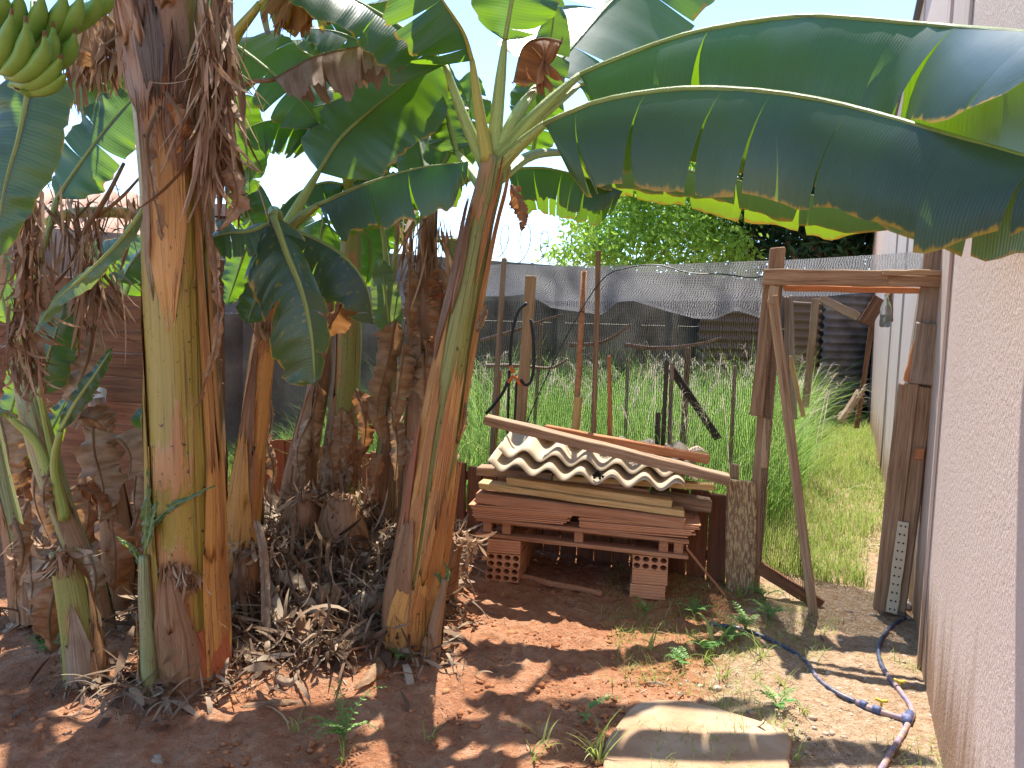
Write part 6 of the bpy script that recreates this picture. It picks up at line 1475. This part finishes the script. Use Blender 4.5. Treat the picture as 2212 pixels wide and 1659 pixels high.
def ground_leaf(pts, w, label, seed, mat=DRYG, lift=.04, **k):
    m = [G(u, v) + Z * (lift * (1 if 0 < i < len(pts) - 1 else .5)) for i, (u, v) in enumerate(pts)]
    o = make_leaf(None, m, w, k.pop('drop', (15, 15)), k.pop('nh', (0, -.5, .9)), mat, None, k.pop('tears', (0, 0)), seed, 'fallen_leaf', DRY, min(.010, w * .16), .004, jag=.12, curl=40, **k)
    tag(o, label, 'dry leaf', 'large dry leaves lying on the heap')
ground_leaf([(690, 1432), (740, 1418), (780, 1396), (822, 1400)], .05, 'broad tan fallen leaf with a forked end lying before the leaning stem', 501, DRY, .05, drop=(10, 30), base=.5, tip=.1)
ground_leaf([(740, 1416), (775, 1385), (805, 1372), (815, 1350)], .035, 'narrow tan fallen leaf curling up against the leaning stem', 502, DRYG, .06, drop=(30, 10))
ground_leaf([(845, 1400), (825, 1440), (795, 1480), (765, 1500)], .032, 'long brown fallen leaf running down from the leaning stem to the soil', 503, DRY, .03)
ground_leaf([(880, 1398), (910, 1400), (935, 1412), (950, 1440)], .03, 'short curled brown fallen leaf right of the leaning stem', 504, DRY, .03)
ground_leaf([(740, 1320), (775, 1335), (810, 1330), (825, 1300)], .06, 'pale curled fallen leaf touching the left side of the leaning stem', 505, DRYG, .10, drop=(60, 10))
ground_leaf([(560, 1270), (600, 1275), (650, 1290), (690, 1310)], .04, 'pale fallen leaf stretched across the upper heap', 506, DRYG, .13)
ground_leaf([(520, 1530), (570, 1525), (620, 1522), (670, 1520)], .016, 'flat brown fallen leaf in the soil below the heap', 507, DRY, .01)
ground_leaf([(680, 1240), (700, 1280), (720, 1320), (715, 1360)], .035, 'twisted tan fallen leaf in the middle of the heap', 508, DRY, .14)
ground_leaf([(1110, 1222), (1090, 1240), (1075, 1245)], .03, 'small sunlit dry scrap beside the left bricks', 509, DRYG, .03)
ground_leaf([(326, 1636), (338, 1648), (352, 1658)], .02, 'small pale dry leaf at the bottom left edge', 510, DRYG, .01)
ground_leaf([(1395, 1478), (1420, 1480), (1442, 1483)], .008, 'short pale stick like leaf scrap in the sunlit soil', 511, DRYG, .01)
# long hanging curled strip
o = make_leaf(None, PP([(552, 1120, 3.32), (566, 1180, 3.25), (573, 1260, 3.2), (574, 1350, 3.12), (580, 1430, 3.05)]) + [G(600, 1478) + Z * .02, G(630, 1488) + Z * .03, G(648, 1465) + Z * .05], .022, (25, 30), (0, -1, .4), DRYG, None, (0, 0), 520, 'hanging_strip', DRYG, .006, .004, base=.05, tip=.12, jag=.1)
tag(o, 'long grey dry strip curling like a hook in front of the litter heap', 'dry leaf')

# ------------------------------------------------------------------ stick, branch and cloth
mb = MB(); tube(mb, [G(u, v) + Z * .018 for u, v in ((1075, 1250), (1130, 1252), (1190, 1268), (1250, 1278), (1300, 1290))], [.018, .020, .017], 8, n=16)
tag(mb.build('fallen_branch', WOODR, None, True), 'dusty reddish branch lying on the soil in front of the pallet', 'branch')
mb = MB(); rr = random.Random(3)
cl_c = P(213, 865, 4.85)
vs = []; uv = []
for i in range(9):
    for j in range(9):
        uu, vv = i / 8 - .5, j / 8 - .5
        vs.append(cl_c + np.array([uu * .11 * (1 - .25 * abs(vv)), -.03 * math.cos(uu * 3) * math.cos(vv * 3) + .012 * math.sin(9 * uu + 7 * vv), vv * .16 + .01 * math.sin(8 * uu)])); uv.append((uu, vv))
mb.add(vs, [(i * 9 + j, i * 9 + j + 1, i * 9 + j + 10, i * 9 + j + 9) for i in range(8) for j in range(8)], uv)
tag(mb.build('cloth_rag', CLOTH, None, True), 'crumpled white rag stuffed against the dark board fence', 'rag')

# ------------------------------------------------------------------ green bananas in the upper left corner
bh = P(-60, -60, 1.72); bunch = empty('banana_bunch', bh, 'bunch of unripe green bananas hanging in the upper left corner', 'banana bunch')
c1 = lambda x_, y_, Y=1.62: P(x_ * .3333, y_ * .3333, Y)
fing = [([(75, 85), (60, 200), (30, 330), (-30, 420), (-90, 450)], 52, 1.60), ([(168, 135), (172, 250), (140, 370), (60, 450), (-20, 470)], 52, 1.60),
        ([(288, 228), (292, 330), (240, 430), (140, 490), (40, 500)], 54, 1.61), ([(392, 372), (370, 430), (290, 510), (190, 545), (70, 540)], 50, 1.63),
        ([(432, 480), (380, 530), (290, 575), (180, 580), (60, 550)], 44, 1.65),
        ([(20, -60), (10, 30), (-20, 120), (-60, 200)], 55, 1.63), ([(120, -60), (125, 40), (90, 150), (20, 220), (-60, 260)], 55, 1.65), ([(275, -40), (262, 60), (225, 160), (150, 250), (50, 300)], 54, 1.66),
        ([(420, -60), (400, 60), (345, 170), (270, 250), (150, 310)], 56, 1.68), ([(530, -40), (500, 70), (430, 180), (350, 250), (230, 320)], 56, 1.69),
        ([(485, 210), (470, 290), (420, 370), (330, 420), (200, 430)], 52, 1.70), ([(345, 170), (345, 280), (310, 380), (230, 440), (120, 450)], 50, 1.68),
        ([(640, -60), (620, 40), (540, 120), (440, 180), (320, 220)], 56, 1.73), ([(720, -60), (690, 10), (600, 70), (480, 110)], 52, 1.78),
        ([(230, 40), (235, 140), (200, 260), (120, 340)], 50, 1.70), ([(120, 580), (180, 600), (240, 590), (330, 540)], 30, 1.68)]
for pts, rp, Y in fing:
    mb = MB(); rad = rp * .3333 / F * Y * 1.04
    W3 = [c1(x_, y_, Y + .02 * i) for i, (x_, y_) in enumerate(pts)]
    C_ = spline(W3, 14); prof = [rad * .22, rad * .34, rad * .62, rad * .86, rad, rad * 1.02, rad * 1.02, rad, rad * .97, rad * .9, rad * .8, rad * .62, rad * .42, rad * .34]
    tube(mb, C_, prof, 10); bn_ = mb.build('banana', BANANA, bunch, True)
    mb = MB(); d = nrm(C_[0] - C_[2]); tube(mb, [C_[0] - d * .004, C_[0] + d * .010], [rad * .27, rad * .16], 6); mb.build('banana_tip', STEMD, bn_, True)
mb = MB(); tube(mb, [P(-80, -500, 1.85), P(-75, -250, 1.82), P(-70, 0, 1.80), P(-60, 150, 1.78), P(-50, 190, 1.77)], [.03, .028, .026, .02], 10, n=12); mb.build('stalk', PET, bunch, True)

# ------------------------------------------------------------------ weeds and grass tufts on the open soil
def tuft(px, n, lmin, lmax, wid, label, seed, mat=GRASSL, cat='grass tuft', grp='grass tufts on the soil', pit=(.9, 1.4), curl=(.6, 1.9), spread=.012):
    p = G(*px); rs_ = np.random.RandomState(seed); P0 = p + np.concatenate([rs_.normal(0, spread, (n, 2)), np.zeros((n, 1))], 1)
    V, Fq, U = ribbon_batch(P0, rs_.rand(n) * 6.28, rs_.uniform(*pit, n), rs_.uniform(lmin, lmax, n), wid * rs_.uniform(.6, 1.3, n), -rs_.uniform(*curl, n), rs_.normal(0, .5, n), 6, -1)
    return tag(mesh_np('grass_tuft', V, Fq, U, mat), label, cat, grp)
for px, n, a_, b_, w_, lab, sd in (
        ((1285, 1640), 16, .08, .22, .009, 'bushy grass tuft at the left corner of the concrete slab', 1), ((1185, 1605), 6, .10, .22, .010, 'small arching grass tuft left of the slab', 2),
        ((1540, 1400), 4, .16, .30, .022, 'tall broad bladed grass shoot in the weeds before the gate', 3), ((1405, 1400), 6, .10, .22, .009, 'arching pale grass tuft right of the bricks', 4),
        ((1400, 1470), 6, .05, .12, .007, 'tiny grass tuft in the middle of the sunlit soil', 5), ((1320, 1478), 4, .06, .12, .006, 'small bent grass tuft left of the pale scrap', 6),
        ((1525, 1430), 9, .06, .16, .008, 'grass tuft in the sunlit weeds before the gate', 7), ((1645, 1420), 10, .08, .2, .008, 'grass tuft beside the blue pipe', 8),
        ((1560, 1470), 8, .06, .16, .007, 'grass tuft at the shadow edge left of the path', 9), ((928, 1600), 6, .06, .13, .006, 'faint grass tuft in the bottom middle', 10),
        ((1150, 1640), 5, .07, .14, .008, 'thin grass tuft at the bottom edge', 11), ((740, 1640), 8, .05, .12, .006, 'small grass tuft below the feathery weed', 12),
        ((1600, 1290), 4, .10, .18, .009, 'grass tuft at the foot of the peeling post', 13), ((635, 1580), 6, .06, .16, .006, 'shaded grass tuft left of the feathery weed', 14),
        ((1690, 1480), 12, .05, .12, .006, 'low grass tuft by the bend of the blue pipe', 15), ((1740, 1540), 10, .03, .09, .005, 'flat grass patch below the blue pipe', 16),
        ((1720, 1640), 12, .03, .10, .005, 'thin grass patch at the right edge of the slab', 17)):
    tuft(px, n, a_, b_, w_, lab, sd)
def weed(px, h, nst, label, seed, nl=9, ll=.022, spread=.05):
    """little plant with feathered leaves: stems carrying pairs of leaflets"""
    p = G(*px); r_ = random.Random(seed); e = empty('weed', p, label, 'weed', 'feathery weeds on the soil'); mb = MB(); VV = []; UU = []
    for i in range(nst):
        az = r_.random() * 6.28; ln = h * r_.uniform(.6, 1.1); d = np.array([math.cos(az), math.sin(az), 0])
        pts = [p, p + d * spread * .4 * ln / h + Z * ln * .5, p + d * (spread + .3 * ln) + Z * ln * .85, p + d * (spread + .62 * ln) + Z * ln * .8]
        C_ = spline(pts, 14); tube(mb, C_, [.0022, .0016, .0008], 4); T_ = tangents(C_); tone = r_.random()
        for j in range(4, 14):
            s_ = nrm(np.cross(T_[j], Z)); L_ = ll * (1.1 - .06 * (j - 4)) * (1.2 if j < 10 else .8)
            for sg in (-1, 1):
                a0 = C_[j]; ax = nrm(s_ * sg + T_[j] * .35 + Z * r_.uniform(-.2, .25)); sd_ = nrm(np.cross(ax, Z + s_ * .2)) * L_ * .22
                VV += [a0, a0 + ax * L_ * .5 + sd_, a0 + ax * L_, a0 + ax * L_ * .5 - sd_]; UU += [(min(1, tone * .6 + r_.random() * .4), 0)] * 4
    mb.build('stem', WEED, e)
    V_ = np.array(VV); mesh_np('leaflets', V_, np.arange(len(V_)).reshape(-1, 4), np.array(UU), WEED, e)
for px, h, ns, lab, sd in (((742, 1620), .20, 9, 'tallest feathery weed with yellow green tips at the bottom left of centre', 1), ((1262, 1560), .12, 3, 'single drooping feathery weed in shade above the slab', 2),
        ((1500, 1330), .10, 7, 'shaded bushy weed left of the peeling post', 3), ((1610, 1370), .14, 8, 'weed with bluish feathered leaves beside the pipe', 4), ((1395, 1330), .09, 5, 'low shaded weed right of the front bricks', 5),
        ((1520, 1410), .10, 8, 'sunlit low weed around the tall grass shoot', 6), ((1575, 1390), .09, 8, 'second sunlit weed toward the gate post', 7), ((870, 1425), .06, 5, 'tiny green weed under the leaning stem', 8),
        ((95, 1410), .09, 7, 'dim green weed on the shaded soil at the far left', 9), ((1660, 1340), .10, 8, 'weed at the base of the swung gate door', 10), ((1680, 1530), .08, 5, 'weed with pale spread leaves at the lower path edge', 11),
        ((1650, 1300), .10, 7, 'weed at the corner of the gate post', 12), ((1480, 1440), .07, 5, 'little weed with star shaped leaves in the shade band', 13)):
    weed(px, h, ns, lab, sd)
r = np.random.RandomState(3); n = 16000; x = r.uniform(.5, 3.3, n); y = r.uniform(2.3, 5.2, n); ac = acr(x, y)
k = (fbm(x * 3.2, y * 3.2, 33, 3) + .12 * (ac < .25) > .56) & (ac > -.75) & (ac < .9) ; x, y = x[k], y[k]; n = len(x)
V, Fq, U = ribbon_batch(np.stack([x, y, gz(x, y)], 1), r.rand(n) * 6.28, r.uniform(.5, 1.3, n), r.uniform(.02, .09, n), r.uniform(.002, .0045, n), -r.uniform(.3, 1.5, n), r.normal(0, .5, n), 3, -1)
tag(mesh_np('sparse_grass', V, Fq, U, GRASSL), kind='stuff')
